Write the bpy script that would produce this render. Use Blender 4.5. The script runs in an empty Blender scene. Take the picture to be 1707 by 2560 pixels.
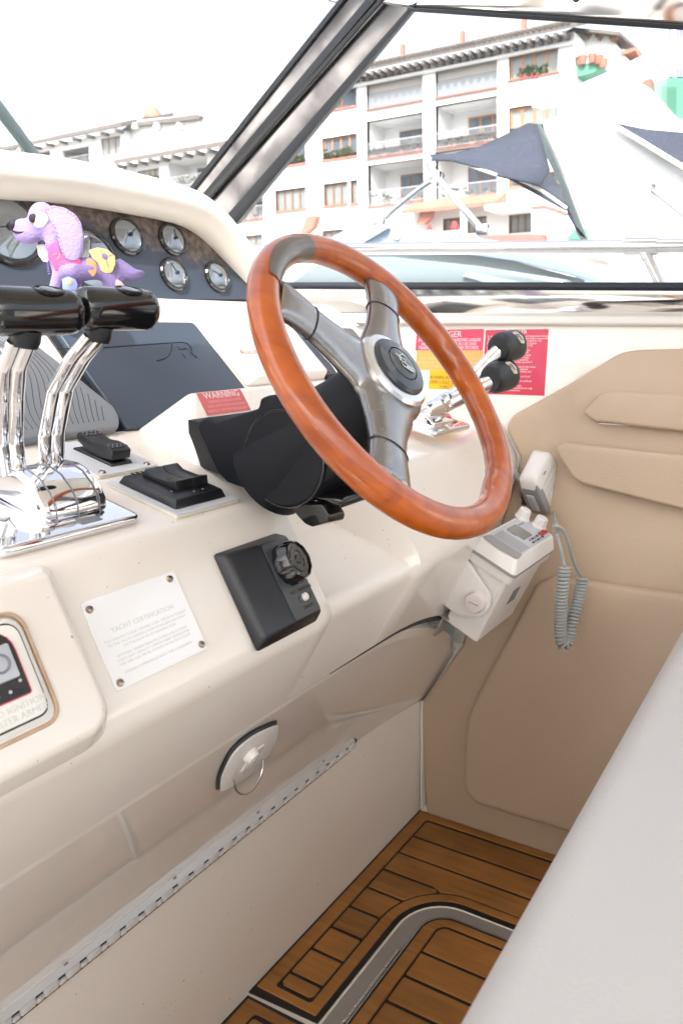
import bpy, bmesh, math, random
from mathutils import Vector as V, Matrix
random.seed(7)
R = math.radians
S = bpy.context.scene
COL = S.collection

# ------------------------------------------------------------------ camera
# X = starboard, Y = towards the bow, Z = up, metres, z = 0 is the cockpit sole.
# The camera was solved from the vanishing points of the planks and the windows.
FPX, CX, CY = 1977.83, 1050.0, 1060.0          # focal length and principal point in photo pixels (1707 x 2560)
AX = V((0.49334631, -0.10478152, 0.86349884))  # world X in camera terms (right, down, forward)
AY = V((-0.8697377, -0.04472937, 0.49148308))
AZ = V((-0.01287459, -0.99348886, -0.1131995))
CAM = V((0.0, 0.0, 1.15))
cd = bpy.data.cameras.new('camera'); cam = bpy.data.objects.new('camera', cd); COL.objects.link(cam)
right = V((AX.x, AY.x, AZ.x)); down = V((AX.y, AY.y, AZ.y)); fwd = V((AX.z, AY.z, AZ.z))
m = Matrix.Identity(4)
for i in range(3):
    m[i][0] = right[i]; m[i][1] = -down[i]; m[i][2] = -fwd[i]; m[i][3] = CAM[i]
cam.matrix_world = m
cd.sensor_fit = 'VERTICAL'; cd.sensor_height = 36; cd.lens = FPX / 2560 * 36
cd.shift_x = (853.5 - CX) / 2560; cd.shift_y = (CY - 1280) / 2560
cd.clip_start = 0.02; cd.clip_end = 2000
cd.dof.use_dof = True; cd.dof.focus_distance = 1.15; cd.dof.aperture_fstop = 9
S.camera = cam

# ------------------------------------------------------------------ light
SUN_EL, SUN_AZ = 50, 248       # azimuth: clockwise from the bow (+Y); the sun stands aft and to port
W = bpy.data.worlds.new('World'); S.world = W; W.use_nodes = True
nt = W.node_tree; bg = nt.nodes['Background']
sky = nt.nodes.new('ShaderNodeTexSky'); sky.sky_type = 'NISHITA'; sky.sun_disc = False
sky.sun_elevation = R(SUN_EL); sky.sun_rotation = R(SUN_AZ); sky.air_density = 1.0; sky.dust_density = 6.0; sky.ozone_density = 0.6
hs0 = nt.nodes.new('ShaderNodeHueSaturation'); hs0.inputs['Saturation'].default_value = 0.42; hs0.inputs['Value'].default_value = 1.1   # thin bright haze over the whole sky
nt.links.new(sky.outputs[0], hs0.inputs['Color']); nt.links.new(hs0.outputs[0], bg.inputs[0]); bg.inputs[1].default_value = 0.15
sd = bpy.data.lights.new('sun', 'SUN'); sun = bpy.data.objects.new('sun', sd); COL.objects.link(sun)
sd.energy = 2.0; sd.angle = R(0.5); sd.color = (1, 0.97, 0.92)
dirv = V((math.sin(R(SUN_AZ)) * math.cos(R(SUN_EL)), math.cos(R(SUN_AZ)) * math.cos(R(SUN_EL)), math.sin(R(SUN_EL))))
sun.rotation_euler = dirv.to_track_quat('Z', 'Y').to_euler(); sun.location = dirv * 30
S.view_settings.view_transform = 'Standard'; S.view_settings.look = 'None'; S.view_settings.gamma = 1
S.view_settings.use_curve_mapping = False
S.view_settings.exposure = 1.68

# ------------------------------------------------------------------ photo measurement: where a sight line meets a real plane
def ray(px, py):
    return (right * (px - CX) + down * (py - CY) + fwd * FPX).normalized()
def pl(px, py, p0, n):
    r = ray(px, py); return CAM + r * ((V(p0) - CAM).dot(V(n)) / r.dot(V(n)))
def on(px, py, ax, val):
    r = ray(px, py); return CAM + r * ((val - CAM[ax]) / r[ax])
K = 1707 / 1568
def dp(x, y): return (x * K, y * K)
def tilt(t): return V((0, -math.sin(R(t)), math.cos(R(t))))
def upv(t): return V((0, math.cos(R(t)), math.sin(R(t))))
XV = V((1, 0, 0)); YV = V((0, 1, 0)); ZV = V((0, 0, 1))

# ------------------------------------------------------------------ materials
MATS = {}
def mat(name, col, rough=0.5, metal=0.0, coat=0.0, var=0.05, scale=8.0, bump=0.0, bscale=60.0, spec=0.5, specks=0.0, col2=None, emit=None, rvar=0.0, coatr=0.03):
    m = bpy.data.materials.new(name); m.use_nodes = True
    t = m.node_tree; b = t.nodes['Principled BSDF']
    b.inputs['Roughness'].default_value = rough; b.inputs['Metallic'].default_value = metal
    b.inputs['Coat Weight'].default_value = coat; b.inputs['Coat Roughness'].default_value = coatr
    b.inputs['Specular IOR Level'].default_value = spec
    tc = t.nodes.new('ShaderNodeTexCoord'); nz = t.nodes.new('ShaderNodeTexNoise')
    nz.inputs['Scale'].default_value = scale; nz.inputs['Detail'].default_value = 5
    t.links.new(tc.outputs['Object'], nz.inputs['Vector'])
    mx = t.nodes.new('ShaderNodeMix'); mx.data_type = 'RGBA'
    c2 = col2 or tuple(c * (1 - var) for c in col)
    mx.inputs[6].default_value = (*col, 1); mx.inputs[7].default_value = (*c2, 1)
    rp = t.nodes.new('ShaderNodeMapRange'); rp.inputs[1].default_value = 0.2; rp.inputs[2].default_value = 0.8
    t.links.new(nz.outputs['Fac'], rp.inputs[0]); t.links.new(rp.outputs[0], mx.inputs[0])
    t.links.new(mx.outputs[2], b.inputs['Base Color'])
    if specks:
        sp = t.nodes.new('ShaderNodeTexNoise'); sp.inputs['Scale'].default_value = 160; sp.inputs['Detail'].default_value = 1; t.links.new(tc.outputs['Object'], sp.inputs['Vector'])
        s2 = t.nodes.new('ShaderNodeMapRange'); s2.inputs[1].default_value = 0.775; s2.inputs[2].default_value = 0.80; s2.inputs[4].default_value = specks; t.links.new(sp.outputs['Fac'], s2.inputs[0])
        mm = t.nodes.new('ShaderNodeMix'); mm.data_type = 'RGBA'; mm.inputs[7].default_value = (.16, .11, .07, 1); t.links.new(s2.outputs[0], mm.inputs[0]); t.links.new(mx.outputs[2], mm.inputs[6]); t.links.new(mm.outputs[2], b.inputs['Base Color'])
    if rvar:
        rr = t.nodes.new('ShaderNodeMapRange'); rr.inputs[3].default_value = rough; rr.inputs[4].default_value = rough + rvar
        t.links.new(nz.outputs['Fac'], rr.inputs[0]); t.links.new(rr.outputs[0], b.inputs['Roughness'])
    if bump:
        n2 = t.nodes.new('ShaderNodeTexNoise'); n2.inputs['Scale'].default_value = bscale; n2.inputs['Detail'].default_value = 3
        t.links.new(tc.outputs['Object'], n2.inputs['Vector'])
        bp = t.nodes.new('ShaderNodeBump'); bp.inputs['Strength'].default_value = bump; bp.inputs['Distance'].default_value = 0.002
        t.links.new(n2.outputs['Fac'], bp.inputs['Height']); t.links.new(bp.outputs[0], b.inputs['Normal'])
    if emit: b.inputs['Emission Color'].default_value = (*emit[:3], 1); b.inputs['Emission Strength'].default_value = emit[3]
    m['b'] = 1
    return m
GEL = mat('gelcoat cream', (0.80, 0.74, 0.67), 0.24, coat=0.35, var=0.0, scale=3, rvar=0.0, specks=0.6)
GEL2 = mat('gelcoat white', (0.82, 0.79, 0.73), 0.2, coat=0.4, var=0.015, scale=4, rvar=0.03)
LOCK = mat('glossy locker gelcoat', (0.80, 0.74, 0.68), 0.05, coat=1.0, var=0.03, scale=4, coatr=0.02)
VINYL = mat('beige vinyl', (0.50, 0.38, 0.275), 0.45, var=0.06, scale=5, bump=0.35, bscale=300)
VINC = mat('cream vinyl padding', (0.73, 0.70, 0.65), 0.42, var=0.05, scale=7, bump=0.2, bscale=350)
SEATV = mat('white seat vinyl', (0.53, 0.515, 0.50), 0.4, var=0.05, scale=3, bump=0.35, bscale=300)
CAULK = mat('black caulking', (0.006, 0.006, 0.006), 0.45, var=0.2)
METAL = mat('dull aluminium', (0.42, 0.41, 0.40), 0.42, metal=0.7, var=0.1, scale=20, rvar=0.15)
CHROME = mat('polished chrome', (0.86, 0.86, 0.88), 0.035, metal=1.0, var=0.03, rvar=0.05)
STEEL = mat('stainless steel', (0.72, 0.72, 0.72), 0.16, metal=1.0, var=0.1, scale=30, rvar=0.15)
FRAME = mat('polished window frame', (0.84, 0.83, 0.81), 0.05, metal=1.0, var=0.04, scale=9, rvar=0.09)
BRUSH = mat('brushed titanium spoke', (0.38, 0.37, 0.37), 0.24, metal=1.0, var=0.25, scale=5, rvar=0.06)
POST = mat('salt spotted polished post with painted reflections', (0.44, 0.43, 0.43), 0.06, metal=1.0, scale=9, rvar=0.30, col2=(0.07, 0.065, 0.08))  # salt mottling; the dark tone paints in the post's dark reflections
SATIN = mat('satin silver ring', (0.75, 0.75, 0.75), 0.25, metal=1.0)
BLK = mat('black plastic', (0.012, 0.013, 0.016), 0.38, var=0.2, scale=30, bump=0.08, bscale=500)
BLKG = mat('glossy black plastic', (0.008, 0.008, 0.009), 0.14, coat=0.5, var=0.2)
BLKM = mat('soft black boot', (0.005, 0.006, 0.010), 0.58, spec=0.3, var=0.25, scale=12)
RUB = mat('black rubber gasket', (0.012, 0.016, 0.024), 0.5, var=0.3)
GREYP = mat('grey plastic', (0.20, 0.215, 0.235), 0.45, var=0.06)
NAVYP = mat('dark slate screen cover', (0.040, 0.055, 0.080), 0.42, var=0.1, bump=0.1, bscale=600)
KNOB = mat('charcoal knob', (0.035, 0.038, 0.042), 0.42, var=0.15)
WHP = mat('white radio plastic', (0.74, 0.71, 0.68), 0.35, var=0.03)
GRP = mat('light grey radio plastic', (0.50, 0.52, 0.56), 0.4, var=0.03)
GRD = mat('mid grey radio plastic', (0.30, 0.29, 0.29), 0.4, var=0.04)
CORD = mat('grey coiled cord', (0.33, 0.345, 0.335), 0.45, var=0.06)
LCD = mat('grey lcd', (0.24, 0.245, 0.23), 0.2, var=0.05, scale=30)
RED = mat('red keys', (0.42, 0.02, 0.02), 0.4)
PLATEW = mat('white engraved plate', (0.88, 0.88, 0.87), 0.18, coat=0.5, var=0.02)
PLATEE = mat('cream plate edge', (0.72, 0.68, 0.56), 0.35)
PLATEB = mat('pale switch plate', (0.60, 0.61, 0.64), 0.3, var=0.03)
SCREW = mat('screw head', (0.45, 0.35, 0.30), 0.25, metal=1.0, var=0.3, scale=300)
STK_R = mat('red sticker', (0.62, 0.025, 0.075), 0.35, var=0.1, scale=10, coat=0.2)
STK_R2 = mat('faded red sticker', (0.66, 0.14, 0.14), 0.45, var=0.12, scale=12)
STK_P = mat('pinkish red sticker', (0.70, 0.06, 0.13), 0.38, var=0.1, scale=10)
STK_O = mat('faded orange sticker', (0.80, 0.42, 0.12), 0.42, var=0.1)
STK_Y = mat('yellow sticker', (0.80, 0.44, 0.01), 0.38, var=0.05)
STK_B = mat('blue sticker', (0.06, 0.10, 0.20), 0.35)
INKW = mat('white ink', (0.80, 0.74, 0.74), 0.5); INKF = mat('faded pale ink', (0.80, 0.36, 0.36), 0.5)
INKY = mat('faded orange ink', (0.82, 0.50, 0.25), 0.5); INKK = mat('black ink', (0.01, 0.01, 0.01), 0.5)
INKO = mat('orange ink', (0.75, 0.18, 0.06), 0.5); INKG = mat('grey engraving', (0.64, 0.64, 0.62), 0.5)
INKS = mat('silver print', (0.55, 0.56, 0.55), 0.35); INKL = mat('dark line', (0.012, 0.016, 0.026), 0.5)
RUST = mat('rust stained sealant', (0.62, 0.50, 0.38), 0.6, var=0.6, scale=22, col2=(0.34, 0.15, 0.04))
NAVY = mat('navy canvas', (0.026, 0.034, 0.058), 0.85, var=0.25, scale=3, bump=0.5, bscale=40)
HULLW = mat('white yacht gelcoat', (0.68, 0.69, 0.69), 0.15, coat=0.5, var=0.02)
BLUEG = mat('pale blue boat glass', (0.15, 0.19, 0.205), 0.1, coat=0.6, var=0.15, scale=0.8)
BLUEF = mat('pale grey blue boat frame', (0.22, 0.28, 0.36), 0.25, var=0.06)
STUCCO = mat('white stucco', (0.72, 0.725, 0.725), 0.85, var=0.06, scale=0.3, bump=0.3, bscale=8)
STUC2 = mat('cream stucco', (0.66, 0.60, 0.52), 0.85, var=0.08, scale=0.4)
TILE = mat('weathered roof tile', (0.15, 0.13, 0.115), 0.85, var=0.5, scale=1.5, col2=(0.10, 0.09, 0.085))
TERRA = mat('terracotta tile', (0.42, 0.17, 0.12), 0.8, var=0.25, scale=2)
WOOD = mat('orange wood joinery', (0.44, 0.20, 0.08), 0.5, var=0.2, scale=3)
DWOOD = mat('brown wood joinery', (0.20, 0.11, 0.075), 0.6, var=0.2, scale=3)
PANE = mat('bluish window pane', (0.035, 0.055, 0.085), 0.15, spec=0.3, var=0.4, scale=0.8, col2=(0.14, 0.17, 0.20))
CURT = mat('curtained pane', (0.22, 0.24, 0.235), 0.25, var=0.2, scale=2.5)
BLIND = mat('grey roller blind', (0.24, 0.245, 0.25), 0.7, var=0.04, scale=1)
LEAF = mat('balcony foliage', (0.07, 0.13, 0.04), 0.8, var=0.5, scale=6)
FLOW = mat('pink flowers', (0.6, 0.10, 0.16), 0.8)
GREENW = mat('green painted panel', (0.09, 0.30, 0.20), 0.6, var=0.08, scale=0.5)
UMBR = mat('red umbrella cloth', (0.62, 0.04, 0.05), 0.8)
WATER = mat('harbour water', (0.02, 0.05, 0.06), 0.08, bump=1.0, bscale=2)
QUAY = mat('pale quay concrete', (0.42, 0.39, 0.35), 0.85, var=0.2, scale=0.5)
LILAC = mat('lilac felt', (0.29, 0.225, 0.47), 0.95, var=0.12, scale=40, bump=0.9, bscale=260)
LILD = mat('pale lilac felt ear', (0.31, 0.26, 0.46), 0.95, var=0.10, scale=40, bump=0.9, bscale=260)
FPINK = mat('hot pink felt', (0.85, 0.10, 0.28), 0.95, var=0.2, scale=60, bump=0.8, bscale=240)
FYEL = mat('pale yellow felt', (0.75, 0.66, 0.28), 0.95, var=0.15, scale=60, bump=0.8, bscale=240)
FORA = mat('peach felt', (0.85, 0.40, 0.18), 0.95, var=0.2, scale=60)
FBLU = mat('blue felt', (0.25, 0.32, 0.66), 0.95); FWHT = mat('white felt', (0.78, 0.78, 0.74), 0.95)
STITCH = mat('purple stitching', (0.28, 0.12, 0.48), 0.9); FORG = mat('orange felt', (0.85, 0.20, 0.02), 0.9)
BLKF = mat('black felt', (0.006, 0.006, 0.008), 0.7)

def teak():
    m = bpy.data.materials.new('teak'); m.use_nodes = True; t = m.node_tree; b = t.nodes['Principled BSDF']
    tc = t.nodes.new('ShaderNodeTexCoord'); mp = t.nodes.new('ShaderNodeMapping'); mp.inputs['Scale'].default_value = (1, 0.08, 1)
    oi = t.nodes.new('ShaderNodeObjectInfo'); add = t.nodes.new('ShaderNodeVectorMath'); add.operation = 'ADD'
    t.links.new(tc.outputs['Object'], mp.inputs[0]); t.links.new(mp.outputs[0], add.inputs[0]); t.links.new(oi.outputs['Random'], add.inputs[1])
    nz = t.nodes.new('ShaderNodeTexNoise'); nz.inputs['Scale'].default_value = 90; nz.inputs['Detail'].default_value = 6
    n2 = t.nodes.new('ShaderNodeTexNoise'); n2.inputs['Scale'].default_value = 9
    t.links.new(add.outputs[0], nz.inputs['Vector']); t.links.new(tc.outputs['Object'], n2.inputs['Vector'])
    cr = t.nodes.new('ShaderNodeValToRGB'); e = cr.color_ramp.elements
    e[0].position = 0.25; e[0].color = (0.17, 0.070, 0.015, 1); e[1].position = 0.8; e[1].color = (0.46, 0.200, 0.045, 1)
    mx = t.nodes.new('ShaderNodeMath'); mx.operation = 'MULTIPLY_ADD'; mx.inputs[1].default_value = 0.5
    s = t.nodes.new('ShaderNodeMath'); s.operation = 'MULTIPLY'; s.inputs[1].default_value = 0.5
    t.links.new(n2.outputs['Fac'], s.inputs[0]); t.links.new(nz.outputs['Fac'], mx.inputs[0]); t.links.new(s.outputs[0], mx.inputs[2])
    t.links.new(mx.outputs[0], cr.inputs[0])
    vr = t.nodes.new('ShaderNodeMapRange'); vr.inputs[3].default_value = 0.80; vr.inputs[4].default_value = 1.12; t.links.new(oi.outputs['Random'], vr.inputs[0])
    hv = t.nodes.new('ShaderNodeHueSaturation'); t.links.new(vr.outputs[0], hv.inputs['Value']); t.links.new(cr.outputs[0], hv.inputs['Color']); t.links.new(hv.outputs[0], b.inputs['Base Color'])
    b.inputs['Roughness'].default_value = 0.5
    bp = t.nodes.new('ShaderNodeBump'); bp.inputs['Strength'].default_value = 0.15; bp.inputs['Distance'].default_value = 0.001
    t.links.new(nz.outputs['Fac'], bp.inputs['Height']); t.links.new(bp.outputs[0], b.inputs['Normal'])
    return m
TEAK = teak()

def lacquer():
    m = bpy.data.materials.new('lacquered mahogany'); m.use_nodes = True; t = m.node_tree; b = t.nodes['Principled BSDF']
    tc = t.nodes.new('ShaderNodeTexCoord'); mp = t.nodes.new('ShaderNodeMapping'); mp.inputs['Scale'].default_value = (1, 0.25, 1)
    uv = t.nodes.new('ShaderNodeUVMap')
    nz = t.nodes.new('ShaderNodeTexNoise'); nz.inputs['Scale'].default_value = 34; nz.inputs['Detail'].default_value = 7; nz.inputs['Distortion'].default_value = .6
    t.links.new(tc.outputs['Object'], mp.inputs[0]); t.links.new(mp.outputs[0], nz.inputs['Vector'])
    cr = t.nodes.new('ShaderNodeValToRGB'); e = cr.color_ramp.elements
    e[0].position = 0.25; e[0].color = (0.27, 0.042, 0.002, 1); e[1].position = 0.75; e[1].color = (0.54, 0.115, 0.003, 1)
    t.links.new(nz.outputs['Fac'], cr.inputs[0]); t.links.new(cr.outputs[0], b.inputs['Base Color'])
    b.inputs['Roughness'].default_value = 0.34; b.inputs['Coat Weight'].default_value = 0.65; b.inputs['Coat Roughness'].default_value = 0.04
    return m
LACQ = lacquer()

def worn_panel():
    # black panel, its upper edge and right end eaten by brown-grey corrosion (a stain with a shape of its own)
    m = bpy.data.materials.new('weathered gauge panel'); m.use_nodes = True; t = m.node_tree; b = t.nodes['Principled BSDF']
    tc = t.nodes.new('ShaderNodeTexCoord'); sep = t.nodes.new('ShaderNodeSeparateXYZ'); t.links.new(tc.outputs['Generated'], sep.inputs[0])
    nz = t.nodes.new('ShaderNodeTexNoise'); nz.inputs['Scale'].default_value = 26; nz.inputs['Detail'].default_value = 8; nz.inputs['Roughness'].default_value = 0.7
    t.links.new(tc.outputs['Object'], nz.inputs['Vector'])
    x = t.nodes.new('ShaderNodeMath'); x.operation = 'MULTIPLY_ADD'; x.inputs[1].default_value = 0.42; t.links.new(sep.outputs['X'], x.inputs[0])
    t.links.new(sep.outputs['Z'], x.inputs[2])
    y = t.nodes.new('ShaderNodeMath'); y.operation = 'MULTIPLY_ADD'; y.inputs[1].default_value = 1.0
    t.links.new(nz.outputs['Fac'], y.inputs[0]); t.links.new(x.outputs[0], y.inputs[2])
    mr = t.nodes.new('ShaderNodeMapRange'); mr.inputs[1].default_value = 1.34; mr.inputs[2].default_value = 1.52; t.links.new(y.outputs[0], mr.inputs[0])
    c = t.nodes.new('ShaderNodeValToRGB'); e = c.color_ramp.elements; e[0].position = 0.3; e[0].color = (0.045, 0.030, 0.024, 1); e[1].position = 0.7; e[1].color = (0.24, 0.185, 0.155, 1)
    n2 = t.nodes.new('ShaderNodeTexNoise'); n2.inputs['Scale'].default_value = 70; n2.inputs['Detail'].default_value = 6; t.links.new(tc.outputs['Object'], n2.inputs['Vector']); t.links.new(n2.outputs['Fac'], c.inputs[0])
    mx = t.nodes.new('ShaderNodeMix'); mx.data_type = 'RGBA'; mx.inputs[6].default_value = (0.040, 0.052, 0.075, 1)
    t.links.new(mr.outputs[0], mx.inputs[0]); t.links.new(c.outputs[0], mx.inputs[7]); t.links.new(mx.outputs[2], b.inputs['Base Color'])
    b.inputs['Roughness'].default_value = 0.42
    return m
WORN = worn_panel()

def salty_glass(name, dust=0.10, specks=0.5, tint=(1, 1, 1)):
    m = bpy.data.materials.new(name); m.use_nodes = True; t = m.node_tree; t.nodes.remove(t.nodes['Principled BSDF'])
    out = t.nodes['Material Output']
    tr = t.nodes.new('ShaderNodeBsdfTransparent'); tr.inputs[0].default_value = (*tint, 1)
    gl = t.nodes.new('ShaderNodeBsdfGlossy'); gl.inputs['Roughness'].default_value = 0.02
    lw = t.nodes.new('ShaderNodeLayerWeight'); lw.inputs[0].default_value = 0.04
    m1 = t.nodes.new('ShaderNodeMixShader'); t.links.new(lw.outputs['Fresnel'], m1.inputs[0]); t.links.new(tr.outputs[0], m1.inputs[1]); t.links.new(gl.outputs[0], m1.inputs[2])
    df = t.nodes.new('ShaderNodeBsdfTranslucent'); df.inputs[0].default_value = (0.9, 0.9, 0.9, 1)
    d2 = t.nodes.new('ShaderNodeBsdfDiffuse'); d2.inputs[0].default_value = (0.9, 0.9, 0.9, 1)
    ad = t.nodes.new('ShaderNodeMixShader'); ad.inputs[0].default_value = 0.5; t.links.new(df.outputs[0], ad.inputs[1]); t.links.new(d2.outputs[0], ad.inputs[2])
    tc = t.nodes.new('ShaderNodeTexCoord'); nz = t.nodes.new('ShaderNodeTexNoise'); nz.inputs['Scale'].default_value = 480; nz.inputs['Detail'].default_value = 2
    t.links.new(tc.outputs['Object'], nz.inputs['Vector'])
    n2 = t.nodes.new('ShaderNodeTexNoise'); n2.inputs['Scale'].default_value = 3.5; n2.inputs['Detail'].default_value = 4; t.links.new(tc.outputs['Object'], n2.inputs['Vector'])
    mr = t.nodes.new('ShaderNodeMapRange'); mr.inputs[1].default_value = 0.66; mr.inputs[2].default_value = 0.74; mr.inputs[4].default_value = specks; t.links.new(nz.outputs['Fac'], mr.inputs[0])
    m2 = t.nodes.new('ShaderNodeMapRange'); m2.inputs[1].default_value = 0.3; m2.inputs[2].default_value = 0.7; m2.inputs[3].default_value = dust * 0.6; m2.inputs[4].default_value = dust * 1.4; t.links.new(n2.outputs['Fac'], m2.inputs[0])
    sm = t.nodes.new('ShaderNodeMath'); sm.use_clamp = True; t.links.new(mr.outputs[0], sm.inputs[0]); t.links.new(m2.outputs[0], sm.inputs[1])
    mx = t.nodes.new('ShaderNodeMixShader'); t.links.new(sm.outputs[0], mx.inputs[0]); t.links.new(m1.outputs[0], mx.inputs[1]); t.links.new(ad.outputs[0], mx.inputs[2])
    t.links.new(mx.outputs[0], out.inputs[0]); return m
GLASS = salty_glass('salty window glass', 0.022, 0.35)
LENS = salty_glass('gauge glass', 0.02, 0.0)

# ------------------------------------------------------------------ object helpers
def origin_of(p):
    o = V((0, 0, 0))
    while p is not None:
        o += p.location; p = p.parent
    return o
def props(o, label=None, cat=None, group=None, kind=None):
    if label: o['label'] = label
    if cat: o['category'] = cat
    if group: o['group'] = group
    if kind: o['kind'] = kind
    return o
def thing(name, label, cat, loc, group=None):
    o = bpy.data.objects.new(name, None); COL.objects.link(o); o.location = V(loc); o.empty_display_size = 0.02
    return props(o, label, cat, group)
def finish(name, bm, m, parent=None, bevel=0.0, segs=2, angle=32, smooth=True, limit=30):
    bmesh.ops.recalc_face_normals(bm, faces=bm.faces)
    if bevel:
        es = [e for e in bm.edges if len(e.link_faces) == 2 and e.calc_face_angle(0) > R(limit)]
        bmesh.ops.bevel(bm, geom=es, offset=bevel, segments=segs, profile=0.5, affect='EDGES', clamp_overlap=True)
    off = origin_of(parent)
    if parent is None:
        lo = V((min(v.co[i] for v in bm.verts) for i in range(3))); hi = V((max(v.co[i] for v in bm.verts) for i in range(3)))
        off = V(((lo.x + hi.x) / 2, (lo.y + hi.y) / 2, lo.z))
    bmesh.ops.translate(bm, verts=bm.verts, vec=-off)
    me = bpy.data.meshes.new(name)
    for f in bm.faces: f.smooth = smooth
    for e in bm.edges:
        if len(e.link_faces) == 2 and e.calc_face_angle(0) > R(angle): e.smooth = False
    bm.to_mesh(me); bm.free()
    for mm in (m if isinstance(m, (list, tuple)) else [m]): me.materials.append(mm)
    o = bpy.data.objects.new(name, me); COL.objects.link(o)
    if parent is None: o.location = off
    else: o.parent = parent
    return o
def add_box(bm, c, size, ax=None):
    ax = ax or (XV, YV, ZV); c = V(c)
    vs = [bm.verts.new(c + ax[0] * size[0] * sx / 2 + ax[1] * size[1] * sy / 2 + ax[2] * size[2] * sz / 2) for sx in (-1, 1) for sy in (-1, 1) for sz in (-1, 1)]
    for f in ((0, 1, 3, 2), (4, 6, 7, 5), (0, 4, 5, 1), (2, 3, 7, 6), (0, 2, 6, 4), (1, 5, 7, 3)): bm.faces.new([vs[i] for i in f])
    return vs
def box(name, c, size, m, parent=None, ax=None, bevel=0.0, segs=2, **k):
    bm = bmesh.new(); add_box(bm, c, size, ax); return finish(name, bm, m, parent, bevel, segs, **k)
def add_prism(bm, pts, ext):
    a = [bm.verts.new(V(p)) for p in pts]; b = [bm.verts.new(V(p) + V(ext)) for p in pts]; n = len(a)
    bm.faces.new(a); bm.faces.new(b[::-1])
    for i in range(n): bm.faces.new([a[i], a[(i + 1) % n], b[(i + 1) % n], b[i]])
def prism(name, pts, ext, m, parent=None, bevel=0.0, segs=2, **k):
    bm = bmesh.new(); add_prism(bm, pts, ext); return finish(name, bm, m, parent, bevel, segs, **k)
def rounded(pts, r, seg=5):
    out = []; n = len(pts)
    for i in range(n):
        p = V(pts[i]); a = V(pts[i - 1]); b = V(pts[(i + 1) % n]); rr = r[i] if isinstance(r, (list, tuple)) else r
        u = (a - p); w = (b - p); la, lb = u.length, w.length
        if rr <= 0: out.append(p); continue
        u.normalize(); w.normalize(); d = min(rr / max(math.tan(u.angle(w) / 2), 1e-3), la * .49, lb * .49)
        p0 = p + u * d; p1 = p + w * d
        for k in range(seg + 1):
            s = k / seg; out.append((1 - s) ** 2 * p0 + 2 * s * (1 - s) * p + s * s * p1)
    return out
def catmull(pts, n=8, closed=False):
    pts = [V(p) for p in pts]; out = []; N = len(pts)
    for i in range(N if closed else N - 1):
        p0 = pts[(i - 1) % N] if closed or i > 0 else pts[0]; p1 = pts[i]; p2 = pts[(i + 1) % N]; p3 = pts[(i + 2) % N] if closed or i + 2 < N else pts[-1]
        for k in range(n):
            t = k / n; out.append(0.5 * ((2 * p1) + (p2 - p0) * t + (2 * p0 - 5 * p1 + 4 * p2 - p3) * t * t + (3 * p1 - p0 - 3 * p2 + p3) * t ** 3))
    if not closed: out.append(pts[-1])
    return out
def add_tube(bm, path, rad, seg=14, closed=False, flat=None, caps=True, up=None):
    path = [V(p) for p in path]; n = len(path); rings = []; prev = None
    for i, p in enumerate(path):
        t = (path[(i + 1) % n] - path[i - 1]) if closed or 0 < i < n - 1 else (path[1] - path[0] if i == 0 else path[-1] - path[-2])
        t.normalize()
        if prev is None:
            g = V(up) if up else (ZV if abs(t.z) < .9 else XV); a = (g - t * g.dot(t)).normalized()
        else: a = (prev - t * prev.dot(t)).normalized()
        prev = a; b = t.cross(a); r = rad[i] if isinstance(rad, list) else rad; f = flat if flat else 1
        if isinstance(r, tuple): ra, rb = r
        else: ra, rb = r * f, r
        rings.append([bm.verts.new(p + a * math.cos(2 * math.pi * k / seg) * ra + b * math.sin(2 * math.pi * k / seg) * rb) for k in range(seg)])
    for i in range(n if closed else n - 1):
        A, B = rings[i], rings[(i + 1) % n]
        for k in range(seg): bm.faces.new([A[k], A[(k + 1) % seg], B[(k + 1) % seg], B[k]])
    if caps and not closed: bm.faces.new(rings[0][::-1]); bm.faces.new(rings[-1])
def tube(name, path, rad, m, parent=None, seg=14, closed=False, flat=None, up=None, **k):
    bm = bmesh.new(); add_tube(bm, path, rad, seg, closed, flat, up=up); return finish(name, bm, m, parent, **k)
def basis(n, hint=None):
    n = V(n).normalized(); h = V(hint) if hint else (ZV if abs(n.z) < .9 else XV); a = (h - n * h.dot(n)).normalized(); return a, n.cross(a)
def add_lathe(bm, prof, c, n, seg=24, hint=None, fn=None):
    n = V(n).normalized(); a, b = basis(n, hint); c = V(c); rings = []
    for r, h in prof:
        if r < 1e-6: rings.append([bm.verts.new(c + n * h)]); continue
        rings.append([bm.verts.new(c + n * h + (a * math.cos(2 * math.pi * k / seg) + b * math.sin(2 * math.pi * k / seg)) * r * (fn(2 * math.pi * k / seg) if fn else 1)) for k in range(seg)])
    for A, B in zip(rings, rings[1:]):
        for k in range(seg):
            k2 = (k + 1) % seg
            if len(A) == 1 and len(B) == 1: continue
            if len(A) == 1: bm.faces.new([A[0], B[k], B[k2]])
            elif len(B) == 1: bm.faces.new([A[k], A[k2], B[0]])
            else: bm.faces.new([A[k], A[k2], B[k2], B[k]])
def lathe(name, prof, c, n, m, parent=None, seg=24, hint=None, fn=None, **k):
    bm = bmesh.new(); add_lathe(bm, prof, c, n, seg, hint, fn); return finish(name, bm, m, parent, **k)
def loft(name, secs, m, parent=None, thick=0.0, **k):
    bm = bmesh.new(); rows = [[bm.verts.new(V(p)) for p in s] for s in secs]
    for A, B in zip(rows, rows[1:]):
        for i in range(len(A) - 1):
            try: bm.faces.new([A[i], A[i + 1], B[i + 1], B[i]])
            except ValueError: pass
    bmesh.ops.remove_doubles(bm, verts=bm.verts, dist=1e-5)
    o = finish(name, bm, m, parent, **k)
    if thick:
        md = o.modifiers.new('s', 'SOLIDIFY'); md.thickness = thick; md.offset = 0
    return o
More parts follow.
